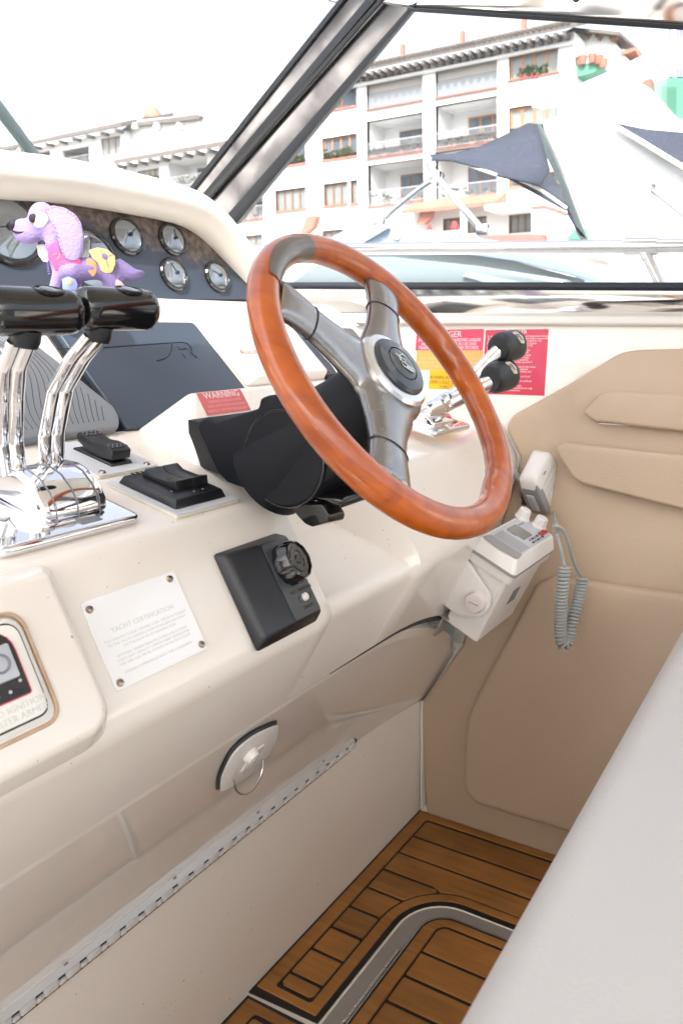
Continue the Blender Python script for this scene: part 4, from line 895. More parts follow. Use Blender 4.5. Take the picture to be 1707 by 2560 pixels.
def lever(xb, ztop, pts, hx, hy_, hz_, label):
    t = thing('control_lever', label, 'lever', pts[0], 'levers of the left engine control')
    pth = rounded([V(p) for p in pts], [0, .02, .012, .02, 0], 3); tube('stem', pth, [(.0056, .0082)] * len(pth), CHROME, t, 16, up=(0, 1, .3))
    tube('stem', [p + V((-.0135, .003, .0)) for p in pth], [(.0060, .0085)] * len(pth), CHROME, t, 16, up=(0, 1, .3))
    L = .093; r = .0220; bm = bmesh.new(); prof = []
    add_lathe(bm, [(0, 0), (r * .80, .001), (r * .95, .006), (r, .014), (r, L - .014), (r * .95, L - .006), (r * .80, L - .001), (0, L)], V((hx, hy_, hz_)), XV, 36, fn=lambda a: 1 + .06 * math.cos(2 * a))
    finish('handle', bm, BLKG, t, angle=60)
    lathe('collar', [(0, 0), (.012, 0), (.014, .006), (.014, .016), (0, .016)], V(pts[-1]) + V((-.006, .002, -.006)), V((.1, -.2, 1)), BLK, t, 20)
    c = V((hx + L * .62, hy_ - r * .35, hz_ + r * .93)); n = V((0, -.35, .94)).normalized(); b_ = n.cross(XV)
    bm = bmesh.new(); add_tube(bm, [c + n * .0005 + (XV * math.cos(a) * .0155 + b_ * math.sin(a) * .0105) for a in [i * math.pi / 14 for i in range(28)]], .0013, 6, closed=True); finish('thumb_ring', bm, BLK, t)
    lathe('thumb_button', [(0, .0022), (.008, .0016), (.0095, 0), (.0095, -.004)], c, n, BLKG, t, 20)
    return t
lever(.56, 0, [(.570, .800, 1.012), (.566, .790, 1.045), (.560, .762, 1.095), (.556, .725, 1.128), (.563, .702, 1.152)], .534, .700, 1.180, 'right chrome lever of the left control, its black handle nearer the wheel')
lever(.51, 0, [(.520, .795, 1.008), (.512, .785, 1.042), (.497, .755, 1.090), (.482, .725, 1.122), (.480, .702, 1.148)], .438, .700, 1.176, 'left chrome lever of the left control, its black handle cut by the photo edge')

# ------------------------------------------------------------------ right control: silver levers with charcoal knobs by the wall
rc_ = thing('shift_control', 'silver twin lever control on a chrome plate beside the side wall', 'engine control', V((1.42, .79, .97)))
def rk_(px, py): return pl(px, py, T0 + DN * .022, DN)
pq = [rk_(1034, 1073), rk_(1092, 1091), rk_(1167, 1063), rk_(1114, 1039)]
rx0, rx1 = 1.285, pq[2].x - .008; ry0 = min(pq[1].y, pq[2].y) + .002; ry1 = ry0 + .10
def rd(x, y, off): return V((x, y, tZ + (y - tY) * math.tan(R(14)) + .0235)) + DN * off
prism('base_plate', rounded([rd(rx0, ry0, -.006), rd(rx1, ry0, -.006), rd(rx1, ry1, -.006), rd(rx0, ry1, -.006)], .010, 4), DN * .013, CHROME, rc_, .005, 3)
prism('dome', [rd(rx0 + .03, ry0 + y, z) for y, z in ((.02, .004), (.022, .012), (.032, .022), (.05, .028), (.068, .022), (.078, .012), (.08, .004))], XV * .085, CHROME, rc_, .005, 3, angle=50)
prism('name_tab', [rd(rx1 - .045, ry0 + .02, .0082), rd(rx1 - .02, ry0 + .02, .0082), rd(rx1 - .02, ry0 + .035, .0082), rd(rx1 - .045, ry0 + .035, .0082)], DN * .0008, GREYP, rc_)
for (b_, e_, lab) in (((985, 965), (1140, 810), 'upper silver shift lever with charcoal end knob bearing a cream badge'), ((975, 975), (1120, 880), 'lower silver shift lever with charcoal end knob bearing a cream badge')):
    up_ = lab.startswith('upper'); xk = 1.475 if up_ else 1.445
    tip = on(e_[0] * K, e_[1] * K, 0, xk); base_ = V((1.352 if up_ else 1.330, ry0 + .045, rd(0, ry0 + .045, .03).z)); mid = on(*dp(*((1050, 905) if up_ else (1030, 925))), 0, (xk + base_.x) / 2 + .01)
    t = thing('shift_lever', lab, 'lever', base_, 'levers of the right control')
    pth = catmull([base_, base_.lerp(mid, .5) + V((0, 0, .003)), mid, tip], 8); n_ = len(pth)
    tube('stem', pth, [(.0145 + .003 * math.sin(math.pi * i / n_), .0145) for i in range(n_)], STEEL if 0 else CHROME, t, 18)
    kc = on(*dp(*((1143, 800) if up_ else (1126, 870))), 0, xk - .005)
    r = .0305
    tube('collar', [tip - (tip - mid).normalized() * .004, tip + (tip - mid).normalized() * .006], .0155, SATIN, t, 18)
    kn_ax = V((.97, -.20, .10)).normalized()
    lathe('knob', [(0, 0), (r * .82, .0015), (r * .96, .007), (r, .014), (r * 1.0, .056), (r * .96, .063), (r * .84, .067), (0, .068)], kc, kn_ax, KNOB, t, 36, fn=lambda a: 1 + .05 * math.cos(2 * a))
    lathe('knob_cap', [(0, .0035), (r * .55, .003), (r * .80, .0012), (r * .90, -.002)], kc, -kn_ax, BLK, t, 32)
    nb = V((.12, -.80, .60)).normalized(); nb = (nb - kn_ax * nb.dot(kn_ax)).normalized(); vb_ = nb.cross(kn_ax); bc_ = kc + kn_ax * .041 + nb * r * 1.02
    sh = rounded([bc_ + kn_ax * x + vb_ * y for x, y in ((-.010, .015), (.006, .014), (.012, 0), (.007, -.016), (-.004, -.015), (-.007, 0))], .004, 3)
    prism('badge', [p + nb * (-.0015 if abs((p - bc_).dot(vb_)) < .009 else -.0030) for p in sh], nb * .0016, mat('cream badge', (.62, .52, .45), .4) if up_ else bpy.data.materials['cream badge'], t)
    bm = bmesh.new(); add_tube(bm, [bc_ + nb * .0006 + kn_ax * x + vb_ * y for x, y in ((-.004, .006), (.001, .006), (.001, -.005), (.003, -.008))], .0008, 5); finish('badge_mark', bm, INKL, t)

# ------------------------------------------------------------------ radio, handset, coiled cord
rd_ = thing('marine_radio', 'white marine radio with grey face and knobs in a side bracket below the wheel', 'radio', V((1.44, .65, .60)))
TA = 26; QN, QU = tilt(TA), upv(TA)
RP = on(1060 + 870 * .26786, 1240 + 610 * .26786, 1, .56)
def rp(x, v, d=0.0): return RP + XV * x + QU * v - QN * d      # x to starboard, v up the face, d into the body
RW, RH = .207, .090
def ring_rect(x0, x1, v0, v1, d, r): return rounded([rp(x0, v0, d), rp(x1, v0, d), rp(x1, v1, d), rp(x0, v1, d)], r, 4)
def rect_loft(name, secs, m, parent, **k):
    bm = bmesh.new(); rows = [[bm.verts.new(p) for p in s] for s in secs]; n = len(rows[0])
    for A, Bq in zip(rows, rows[1:]):
        for i in range(n): bm.faces.new([A[i], A[(i + 1) % n], Bq[(i + 1) % n], Bq[i]])
    bm.faces.new(rows[0][::-1]); bm.faces.new(rows[-1]); return finish(name, bm, m, parent, **k)
rect_loft('bezel', [ring_rect(.004, RW - .004, .004, RH - .004, 0, .008), ring_rect(.001, RW - .001, .001, RH - .001, .003, .010), ring_rect(-.008, RW + .004, -.010, RH + .003, .026, .012)], WHP, rd_, angle=40)
rect_loft('seal', [ring_rect(-.0085, RW + .0045, -.0105, RH + .0035, .0262, .012), ring_rect(-.0085, RW + .0045, -.0105, RH + .0035, .0325, .012)], GRD, rd_, angle=40)
rect_loft('housing', [ring_rect(-.007, RW + .003, -.009, RH + .002, .0325, .012), ring_rect(-.006, RW + .002, -.008, RH + .001, .050, .012), ring_rect(0, RW - .004, -.0, RH - .004, .052, .008), ring_rect(.004, RW - .02, .002, RH - .012, .196, .006), ring_rect(.012, RW - .03, .010, RH - .022, .202, .004)], WHP, rd_, angle=30)
prism('face_plate', rounded([rp(.006, .008), rp(RW - .010, .008), rp(RW - .012, RH - .008), rp(.006, RH - .008)], .006, 4), QN * .0016, GRP, rd_, .0005, 1)
prism('speaker_panel', rounded([rp(.003, .001, -.0017), rp(.034, .006, -.0017), rp(.034, RH - .014, -.0017), rp(.003, RH - .004, -.0017), rp(-.001, RH * .5, -.0010)], [.01, .001, .001, .01, .02], 4), QN * .0006, GRD, rd_)
for i in range(7): tube('speaker_slot', [rp(.040 + i * .0062, .010, -.0017), rp(.040 + i * .0062, RH - .016, -.0017)], .0013, GRD, rd_, 5)
prism('display', rounded([rp(.096, .030, -.0016), rp(.142, .030, -.0016), rp(.142, RH - .018, -.0016), rp(.096, RH - .018, -.0016)], .002), QN * .0009, LCD, rd_)
text('lettering', 'ICOM', rp(.090, RH - .020, -.0018), -QU, QN, .009, INKL, rd_)
for i, (x, v) in enumerate(((.172, .022), (.190, .022))): box('emergency_key', rp(x, v, -.0025), (.014, .012, .003), RED, rd_, (XV, QU, QN), bevel=.001, segs=1)
for ix in range(5):
    for iv in range(2): box('key', rp(.112 + ix * .0125, .0145 + iv * .0085 - (0 if ix < 4 else .0), -.0022), (.0065, .0045, .0014), INKL if (ix + iv) % 2 == 0 else GREYP, rd_, (XV, QU, QN))
for iv in range(3): box('key', rp(.150 + iv * .010, .066, -.0022), (.0055, .0035, .0014), GREYP, rd_, (XV, QU, QN))
for x, v in ((.190, RH - .012), (.200, RH * .45)): lathe('knob', [(.0165, 0), (.0165, .003), (.0145, .006), (.0125, .021), (.0115, .0225), (0, .023)], rp(x, v, -.001), QN, WHP, rd_, 24, fn=lambda a: 1 + .04 * math.cos(8 * a), angle=25)
# side bracket
bx = -.014
bp_ = [rp(bx, v, d) for v, d in ((.101, .044), (.014, .086), (.004, .110), (.012, .134), (.052, .162), (.115, .160), (.125, .147), (.1206, .072))]
prism('bracket', rounded(bp_, [.006, .02, .02, .02, .02, .012, .008, .006], 4), XV * .010, WHP, rd_, .002, 2)
prism('bracket_back', [rp(bx, .100, .05), rp(bx, .1206, .075), rp(bx, .123, .14), rp(bx, .105, .13)], XV * .20, WHP, rd_, .002, 2)
kn0 = rp(bx, .033, .112)
lathe('bracket_knob', [(.021, 0), (.021, .008), (.018, .013), (.008, .0145), (0, .0145)], kn0, -XV, mat('pinkish white knob', (.72, .64, .64), .4), rd_, 24, fn=lambda a: 1 + .03 * math.cos(6 * a))
tube('slot', [kn0 - XV * .0147 + QU * .010 - QN * .002, kn0 - XV * .0147 - QU * .010 + QN * .002], .0008, GREYP, rd_, 5)
box('steel_tab', rp(.02, .085, .190), (.05, .028, .003), METAL, rd_, (XV, QU, QN), bevel=.001)
box('steel_tab', rp(.025, .085, .215), (.045, .004, .055), METAL, rd_, (XV, QU, QN), bevel=.001)
prism('rating_label', [rp(.085, -.0005 + .003, .135), rp(.125, -.0005 + .003, .135), rp(.125, .0025, .10), rp(.085, .0025, .10)], -QU * .002, GREYP, rd_)
# handset
hs = thing('radio_handset', 'white and grey radio handset clipped at the dash end by the wheel', 'handset', V((1.60, .66, .75)))
HC = on(*dp(1247, 1118), 1, .64); ha = (on(*dp(1270, 1178), 1, .64) - on(*dp(1222, 1062), 1, .64)).normalized()   # long axis, pointing down
hn = V((-.42, -.86, .28)); hn = (hn - ha * hn.dot(ha)).normalized(); hs_ = ha.cross(hn)
HS = 1.42
def hp(a, s, n): return HC + (ha * a + hs_ * s * 1.12 + hn * n) * HS
def hsec(a, w, t0, t1, r): return rounded([hp(a, -w, t0), hp(a, w, t0), hp(a, w, t1), hp(a, -w, t1)], r, 4)
rect_loft('shell', [hsec(-.060, .020, -.010, .010, .006), hsec(-.054, .028, -.016, .015, .009), hsec(-.02, .033, -.018, .018, .010), hsec(.03, .032, -.018, .018, .012), hsec(.055, .026, -.014, .014, .012), hsec(.064, .014, -.007, .007, .006)], WHP, hs, angle=60)
sgn = -1 if hs_.x > 0 else 1
rect_loft('grip_panel', [[p + hs_ * sgn * .0035 for p in rounded([hp(a, sgn * w * .55, t0), hp(a, sgn * w, t0), hp(a, sgn * w, t1), hp(a, sgn * w * .55, t1)], .005, 4)] for a, w, t0, t1 in ((-.048, .026, -.013, .015), (-.02, .032, -.016, .0185), (.020, .032, -.016, .0185), (.030, .029, -.014, .015))], GRD, hs, angle=60)
sn_ = hs_ * sgn
prism('talk_key', rounded([HC + (sn_ * .0385 + ha * a + hn * n) * HS for a, n in ((-.030, -.006), (.012, -.006), (.012, .008), (-.030, .008))], .004, 4), sn_ * .003, GRP, hs, .0012, 2)
for i in range(5): tube('key_rib', [HC + (sn_ * .0408 + ha * (-.020 + i * .006) - hn * .003) * HS, HC + (sn_ * .0408 + ha * (-.020 + i * .006) + hn * .005) * HS], .0008, GRD, hs, 5)
for i in range(4): tube('grille_line', [hp(-.035 + i * .014, -.018, .0185), hp(-.035 + i * .014, .018, .0185)], .0006, GRP, hs, 5)
box('brand_mark', hp(-.048, .004, .0172), (.010, .003, .0006), INKL, hs, (hs_, ha, hn))
clip0 = on(*dp(1178, 1078), 1, .69); clip1 = on(*dp(1200, 1142), 1, .685)
cl = thing('handset_clip', 'small steel handset clip screwed to the end of the dash', 'clip', clip1)
tube('clip_strip', [clip0, clip0.lerp(clip1, .35) + V((-.004, -.008, 0)), clip0.lerp(clip1, .7), clip1], (.0065, .0016), STEEL, cl, 8)
tube('clip_hook', [clip0.lerp(clip1, .3), clip0.lerp(clip1, .25) + V((.015, -.03, .004)), clip0.lerp(clip1, .4) + V((.02, -.04, -.006))], .0022, STEEL, cl, 8)
box('clip_foot', clip1 + V((.004, -.004, -.006)), (.02, .012, .022), BLKG, cl, bevel=.002)
# cord
z8 = lambda x, y: (1060 + x * .26786, 1240 + y * .26786)
def cp_(x, y, yy): return on(*z8(x, y), 1, yy)
cd_ = thing('coiled_cord', 'grey coiled radio cord hanging in a loop in front of the beige lining', 'cord', cp_(1300, 900, 0.505))
tube('cord_lead', catmull([cp_(1205, 285, 0.525), cp_(1250, 285, 0.515), cp_(1300, 330, 0.510), cp_(1350, 450, 0.505), cp_(1395, 610, 0.503), cp_(1435, 700, 0.500), cp_(1475, 760, 0.495)], 6), .0036, CORD, cd_, 10)
tube('cord_lead', catmull([hp(.062, 0, 0), cp_(1232, 270, 0.530), cp_(1237, 370, 0.525), cp_(1270, 480, 0.515), cp_(1298, 600, 0.510), cp_(1305, 660, 0.505)], 6), .0036, CORD, cd_, 10)
tube('strain_relief', [cp_(1228, 255, 0.527), cp_(1238, 375, 0.523)], .0052, CORD, cd_, 10)
main = catmull([cp_(1310, 665, 0.507), cp_(1292, 800, 0.509), cp_(1278, 1000, 0.512), cp_(1272, 1200, 0.515), cp_(1272, 1320, 0.515), cp_(1295, 1385, 0.511), cp_(1340, 1340, 0.505), cp_(1385, 1160, 0.501), cp_(1440, 950, 0.497), cp_(1475, 770, 0.493)], 40)
# arc-length helix
L = [0]
for a, b in zip(main, main[1:]): L.append(L[-1] + (b - a).length)
tot = L[-1]; turns = 44; spt = 14; pts = []; j = 0
upref = V((0, -1, .2)).normalized(); 
for i in range(turns * spt + 1):
    s = tot * i / (turns * spt)
    while j < len(L) - 2 and L[j + 1] < s: j += 1
    p = main[j].lerp(main[j + 1], (s - L[j]) / max(L[j + 1] - L[j], 1e-9)); t_ = (main[min(j + 2, len(main) - 1)] - main[max(j - 1, 0)]).normalized()
    a_ = (upref - t_ * upref.dot(t_)).normalized(); b_ = t_.cross(a_); ph = 2 * math.pi * i / spt
    pts.append(p + (a_ * math.cos(ph) + b_ * math.sin(ph)) * .0098)
tube('coil', pts, .0034, CORD, cd_, 7)

# ------------------------------------------------------------------ felt dog on the shelf behind the handles
DR = V((right.x, right.y, 0)).normalized(); DF = V((-DR.y, DR.x, 0))       # image-right and away directions of the side-on toy
dog0 = ip(.80, s1 * .86, .025)
DEP = (dog0 - CAM).dot(DF)
def dg(x, y, off=0.0):   # zoom pixels (380 px wide crop at 0,480) -> point on the toy's own upright plane
    r_ = ray(x * .24235, 480 + y * .24235); return CAM + r_ * (DEP / r_.dot(DF)) + DF * off * .5
sc_ = (dg(100, 0) - dg(0, 0)).length / 100     # metres per zoom pixel
dog = thing('toy_dog', 'lilac felt toy dog with floppy ear and felt flower patches', 'toy', dg(700, 1150))
bm = bmesh.new()
def ell(x, y, rx, ry, rz, off=0.0):
    c = dg(x, y, off); n = 16; add = []
    mt = Matrix.Translation(c) @ Matrix((( DR.x, DF.x, 0, 0), (DR.y, DF.y, 0, 0), (0, 0, 1, 0), (0, 0, 0, 1))) @ Matrix.Diagonal((rx * sc_, rz * sc_, ry * sc_, 1))
    bmesh.ops.create_uvsphere(bm, u_segments=20, v_segments=12, radius=1, matrix=mt)
ell(440, 290, 150, 190, 110); ell(300, 420, 165, 120, 85); ell(240, 350, 110, 80, 65); ell(560, 420, 130, 140, 90)
add_tube(bm, catmull([dg(560, 480), dg(600, 640), dg(660, 790), dg(800, 800), dg(960, 790), dg(1130, 800)], 4), [x * sc_ for x in [95, 95, 96, 97, 98, 100, 104, 110, 118, 122, 126, 130, 130, 128, 124, 120, 118, 116, 112, 110, 105]], 18)
ell(680, 760, 150, 130, 110); ell(1130, 790, 120, 110, 100)
for x0, y0, x1, y1, off, r in ((640, 840, 560, 1120, -.012, 75), (740, 860, 760, 1140, .016, 80), (1150, 850, 1290, 1100, -.012, 78), (1100, 850, 1120, 1120, .018, 75), (560, 850, 500, 1060, .02, 50)):
    add_tube(bm, [dg(x0, y0, off), dg((x0 + x1) / 2, (y0 + y1) / 2, off), dg(x1, y1, off)], [r * sc_, r * .9 * sc_, r * .85 * sc_], 14)
add_tube(bm, catmull([dg(1200, 740), dg(1290, 800), dg(1360, 850), dg(1410, 840), dg(1420, 800)], 4), [(74 + (6 if i > 11 else 0)) * sc_ for i in range(17)], 14)
baked('body', bm, .0034, LILAC, dog, 6)
def felt(name, pts, off, th_, m, par=dog, r=.003): return prism(name, rounded([dg(x, y, off) for x, y in pts], r, 3), -DF * th_ * .5, m, par, .0006, 2)
near = -.0  # near side lies towards the camera (negative offsets)
felt('ear', [(520, 190), (600, 155), (720, 180), (830, 250), (885, 330), (915, 470), (905, 600), (880, 700), (810, 725), (730, 705), (680, 610), (650, 480), (600, 350)], -.030, .006, LILD, r=.012)
ear_ = catmull([V((x, y, 0)) for x, y in [(540, 200), (620, 170), (720, 195), (820, 260), (872, 335), (900, 470), (892, 600), (868, 690), (808, 712), (742, 694), (695, 600), (665, 480), (612, 350)]], 3)
for p_ in ear_: tube('stitch', [dg(p_.x - 6, p_.y, -.0372), dg(p_.x + 6, p_.y + 4, -.0372)], .0006, STITCH, dog, 5)
felt('ear', [(350, 540), (450, 530), (480, 620), (475, 720), (420, 710), (370, 640)], .020, .004, FWHT)
felt('flower_patch', [(540, 600), (580, 545), (640, 520), (680, 640), (740, 715), (880, 700), (890, 770), (850, 840), (790, 845), (740, 820), (690, 830), (620, 820), (600, 760), (550, 700)], -.0305, .0035, FPINK)
felt('flower_patch', [(960, 610), (1050, 585), (1150, 600), (1230, 670), (1235, 760), (1200, 840), (1140, 850), (1090, 820), (1060, 740), (1000, 690)], -.0310, .0035, FYEL)
felt('petal_patch', [(940, 700), (980, 690), (1040, 740), (1045, 830), (1010, 890), (960, 830), (935, 760)], -.030, .003, FORA)
felt('flower_patch', [(690, 900), (760, 880), (830, 910), (850, 960), (840, 1020), (700, 1030)], -.030, .003, FBLU)
felt('flower_center', [(740, 925), (790, 920), (805, 950), (780, 965), (745, 960)], -.0335, .002, FORA)
felt('flower_center', [(1095, 650), (1140, 640), (1165, 690), (1140, 715), (1105, 690)], -.0350, .002, LILAC)
felt('petal_patch', [(1240, 900), (1290, 930), (1360, 1010), (1300, 1000), (1230, 960)], -.030, .003, mat('pale pink felt', (.8, .48, .5), .95))
def hsph(name, x, y, r, off, m, par=dog, fl=.6):
    bm = bmesh.new(); bmesh.ops.create_uvsphere(bm, u_segments=20, v_segments=12, radius=1, matrix=Matrix.Translation(dg(x, y, off)) @ Matrix(((DR.x, DF.x, 0, 0), (DR.y, DF.y, 0, 0), (0, 0, 1, 0), (0, 0, 0, 1))) @ Matrix.Diagonal((r * sc_, r * sc_ * fl, r * sc_, 1))); return finish(name, bm, m, par, angle=80)
ey = hsph('eye', 455, 300, 88, -.0225, FWHT, dog, .55); hsph('iris', 415, 292, 54, -.0300, FORG, ey, .35); hsph('pupil', 402, 286, 48, -.0322, BLKF, ey, .35)
hsph('nose', 150, 340, 50, -.006, BLKF, dog, .8)
tube('mouth', catmull([dg(165, 408, -.016), dg(190, 420, -.020), (dg(240, 428, -.0215)), dg(295, 420, -.0215)], 4), .0016, BLKF, dog, 6)
for k in range(14):
    a = dg(500 + k * 3, 560 + k * 22, -.0265); tube('stitch', [a, a + DR * .003 - ZV * .001], .0006, STITCH, dog, 5)
for px, py, ax_, ay_ in ((640, 720, 60, -90), (660, 700, 30, -120), (730, 770, 20, -60), (800, 780, 0, -60), (620, 660, 70, -40)):
    tube('petal_stitch', [dg(px, py, -.0345), dg(px + ax_ * .4, py + ay_ * .4, -.0345)], .0007, FORA, dog, 5)
for k in range(7):
    a = R(200 + k * 45); tube('petal_stitch', [dg(1130 + 40 * math.cos(a), 690 + 40 * math.sin(a), -.0348), dg(1130 + 90 * math.cos(a), 700 + 95 * math.sin(a), -.0348)], .0006, LILAC if k % 2 else FWHT, dog, 5)

# ------------------------------------------------------------------ helm seat in the foreground
st = thing('helm_bench', 'pale white vinyl helm seat filling the lower right foreground', 'seat', (.9, -.2, 0))
zt_ = .76
rect = rounded([V((.05, .192, zt_ - .16)), V((1.45, .218, zt_ - .16)), V((1.45, -.50, zt_ - .16)), V((.05, -.50, zt_ - .16))], [.0, .06, .06, .0], 6)
prism('seat_cushion', rect, (0, 0, .16), SEATV, st, .034, 7)
prism('seat_base', [V((.08, .12, 0)), V((1.38, .12, 0)), V((1.38, -.46, 0)), V((.08, -.46, 0))], (0, 0, zt_ - .162), GEL2, st, .02, 2)
# unseen canvas top added to shade the cockpit, extent and lining set for light
bt = thing('canvas_top', 'unseen canvas top added over the cockpit to shade it', 'canopy', (0, -1, 2.0))
CANV = mat('cream lining of added canvas top', (.62, .58, .53), .9, var=.05)
loft('canvas', [[V((x, y, 2.12 - .06 * (x / 1.8) ** 2 - .02 * ((y + .9) / 1.5) ** 2)) for x in (-1.9, -1.2, -.6, 0, .6, 1.2, 1.75)] for y in (-1.2, -.9, -.5, -.1, .35, .80)], CANV, bt, thick=.004)  # cloth of the added unseen top
for y in (-1.2, -.2, .78): tube('added_hoop', catmull([V((-1.9, y, 1.9)), V((-1.7, y, 2.05)), V((-.8, y, 2.10)), V((.8, y, 2.10)), V((1.55, y, 2.03)), V((1.75, y, 1.9))], 5), .0125, STEEL, bt, 10)
# port side and aft of the cockpit: low moulded coaming, seen only in reflections
pc = props(prism('port_coaming', [V((-1.25, -2.7, 0)), V((-1.25, -2.7, .95)), V((-1.35, -2.7, 1.0)), V((-1.9, -2.7, 1.0)), V((-1.9, -2.7, 0))], (0, 4.5, 0), GEL2, None, .02, 3), kind='structure')
# side deck with its stainless rail
props(box('foredeck', (0, 4.6, 1.08), (3.2, 5.4, .12), GEL2, bevel=.03), kind='structure')
props(box('side_deck', (2.16, .4, 1.12), (.62, 7.0, .10), GEL2, bevel=.02), kind='structure')
props(prism('hull', [V((2.44, -4, -1.3)), V((2.46, -4, 1.16)), V((2.40, -4, 1.16)), V((2.2, -4, -1.3))], (0, 11, 0), HULLW), kind='structure')
# ================================================================== OUTSIDE
# stainless side rail
rl = thing('side_rail', 'stainless steel rail running along the side deck outside the window', 'rail', (2.0, .5, 1.17))
ra, rb = on(*dp(566, 574), 0, 2.0), on(*dp(1568, 565), 0, 2.0)
dr_ = (rb - ra).normalized()
tube('rail_tube', [ra - dr_ * 2.5, rb + dr_ * 2.5], .0175, STEEL, rl, 20)
jc = on(*dp(1473, 566), 0, 2.0); tube('rail_sleeve', [jc - dr_ * .042, jc + dr_ * .040], .0225, STEEL, rl, 20)
ft = on(*dp(1513, 650), 0, 2.0); fd = (ft - jc).normalized()
tube('stanchion', [jc, jc + fd * .25], .0135, STEEL, rl, 16); tube('stanchion_socket', [jc + fd * .006, jc + fd * .035], .017, STEEL, rl, 16)

def yp(px, py, X): return on(px * K, py * K, 0, X)
def solid(name, ds, X, th_, m, parent=None, **k): return prism(name, [yp(x, y, X) for x, y in ds], (th_, 0, 0), m, parent, **k)
# ---- low sports boat moored alongside: tinted windscreen in pale frame, bimini hoop
lb = thing('sports_boat', 'low white sports boat with pale blue raked windscreen moored alongside', 'boat', yp(1000, 700, 3.6))
solid('hull', [(560, 660), (700, 640), (1500, 655), (1800, 900), (1700, 1500), (500, 1500)], 3.4, 2.6, HULLW, lb, bevel=.05)
solid('deck_glass', [(660, 652), (730, 602), (800, 586), (900, 588), (1100, 610), (1290, 640), (1300, 662)], 3.35, .9, BLUEG, lb, bevel=.02)
solid('windscreen_band', [(745, 552), (800, 522), (880, 516), (1240, 566), (1420, 650), (1396, 662), (1340, 640), (1180, 600), (1000, 575), (850, 560), (770, 572)], 3.45, .05, BLUEF, lb, bevel=.01)
solid('windscreen_pane', [(770, 570), (850, 558), (1000, 574), (1180, 600), (1340, 642), (1340, 690), (700, 690)], 3.50, .02, BLUEG, lb)
solid('side_trim', [(1075, 622), (1270, 664), (1290, 690), (1270, 690), (1060, 634)], 3.33, .02, BLUEF, lb)
solid('frame_post', [(805, 556), (866, 520), (890, 524), (830, 560)], 3.42, .04, BLUEF, lb)
for x, y in ((842, 532), (912, 541), (1000, 560)): lathe('rivet', [(0, .01), (.02, .006), (.022, 0)], yp(x, y, 3.445), -XV, HULLW, lb, 12)
solid('cabin_side', [(1330, 655), (1290, 596), (1400, 610), (1460, 660), (1500, 900), (1330, 900)], 3.7, 1.2, BLUEF, lb, bevel=.03)
hp_ = thing('bimini_frame', 'slim steel bimini struts standing above the sports boat windscreen', 'frame', yp(1050, 530, 3.8))
tube('strut', catmull([yp(984, 362, 3.8), yp(990, 385, 3.8), yp(1030, 440, 3.8), yp(1108, 530, 3.8)], 5), .020, STEEL, hp_, 10)
tube('strut', catmull([yp(1018, 402, 3.85), yp(975, 425, 3.85), yp(905, 480, 3.85), yp(872, 512, 3.85)], 5), .016, STEEL, hp_, 10)
for x, y in ((1108, 528), (872, 512), (1000, 406)): box('strut_socket', yp(x, y, 3.8), (.05, .07, .06), STEEL, hp_, bevel=.015)
# ---- navy canvas between hoop and the big yacht
nc = thing('navy_canvas', 'navy canvas bimini sagging between steel hoop and big white yacht', 'canopy', yp(1150, 400, 4.2))
top = [(986, 356), (1040, 354), (1100, 338), (1160, 310), (1212, 284), (1232, 286)]
midl = [(986, 362), (1040, 362), (1110, 366), (1180, 370), (1232, 372), (1262, 392)]
lowl = [(988, 368), (1036, 368), (1095, 384), (1142, 404), (1172, 410), (1240, 425)]
edge = [(990, 366), (1040, 366), (1110, 372), (1190, 395), (1250, 440), (1312, 484)]
N_ = 5
loft('canvas_top', [[yp(*a, 4.6 + .0 * i), yp((a[0] + b[0]) / 2, (a[1] + b[1]) / 2 - 3, 4.3), yp(*b, 4.0 + .02 * i), yp(*c, 3.8 + .02 * i)] for i, (a, b, c) in enumerate(zip(top, midl, lowl))], NAVY, nc, thick=.01, angle=80)
loft('canvas_skirt', [[yp(*a, 4.02), yp(*b, 4.35), yp(*c, 4.6)] for a, b, c in (((1142, 404), (1150, 395), (1160, 330)), ((1172, 411), (1190, 400), (1230, 330)), ((1215, 436), (1235, 430), (1262, 400)), ((1262, 462), (1280, 450), (1286, 430)), ((1300, 482), (1308, 476), (1305, 470)))], NAVY, nc, thick=.01, angle=80)
solid('canvas_tail', [(1296, 470), (1306, 500), (1318, 520), (1345, 548), (1330, 540), (1312, 492)], 4.5, .02, NAVY, nc)
tube('piping', catmull([yp(1070, 378, 3.85), yp(1140, 402, 3.85)], 3), .008, PLATEE, nc, 6); tube('piping', catmull([yp(1180, 408, 3.98), yp(1225, 428, 3.98), yp(1255, 446, 3.98), yp(1300, 478, 3.98)], 4), .008, PLATEE, nc, 6)
# ---- big white motor yacht
my = thing('motor_yacht', 'big white motor yacht with raked flybridge and radar arch', 'yacht', yp(1450, 600, 5.0))
solid('flybridge', [(1236, 275), (1262, 266), (1360, 262), (1500, 268), (2100, 280), (2100, 1000), (1480, 1000), (1440, 700), (1405, 620), (1345, 548), (1300, 430), (1250, 320)], 4.9, 3.0, HULLW, my, bevel=.05, segs=3)
solid('gasket_strip', [(1225, 290), (1236, 283), (1258, 330), (1300, 430), (1342, 545), (1352, 562), (1340, 560), (1325, 540), (1282, 420), (1240, 330)], 4.86, .04, mat('teal grey gasket', (.06, .08, .085), .4), my)
solid('lower_side', [(1405, 640), (1470, 640), (1700, 700), (2100, 720), (2100, 1400), (1560, 1400), (1460, 760)], 4.6, 2.0, HULLW, my, bevel=.04)
ff = [(1490, 680), (1530, 640), (1600, 615), (2000, 600), (2000, 760), (1490, 720)]
solid('side_window', [(1508, 640), (1530, 625), (1600, 608), (1800, 600), (1800, 690), (1530, 690)], 4.55, .03, mat('grey tinted glass', (.30, .34, .36), .1, coat=.5, var=.4, scale=4), my)
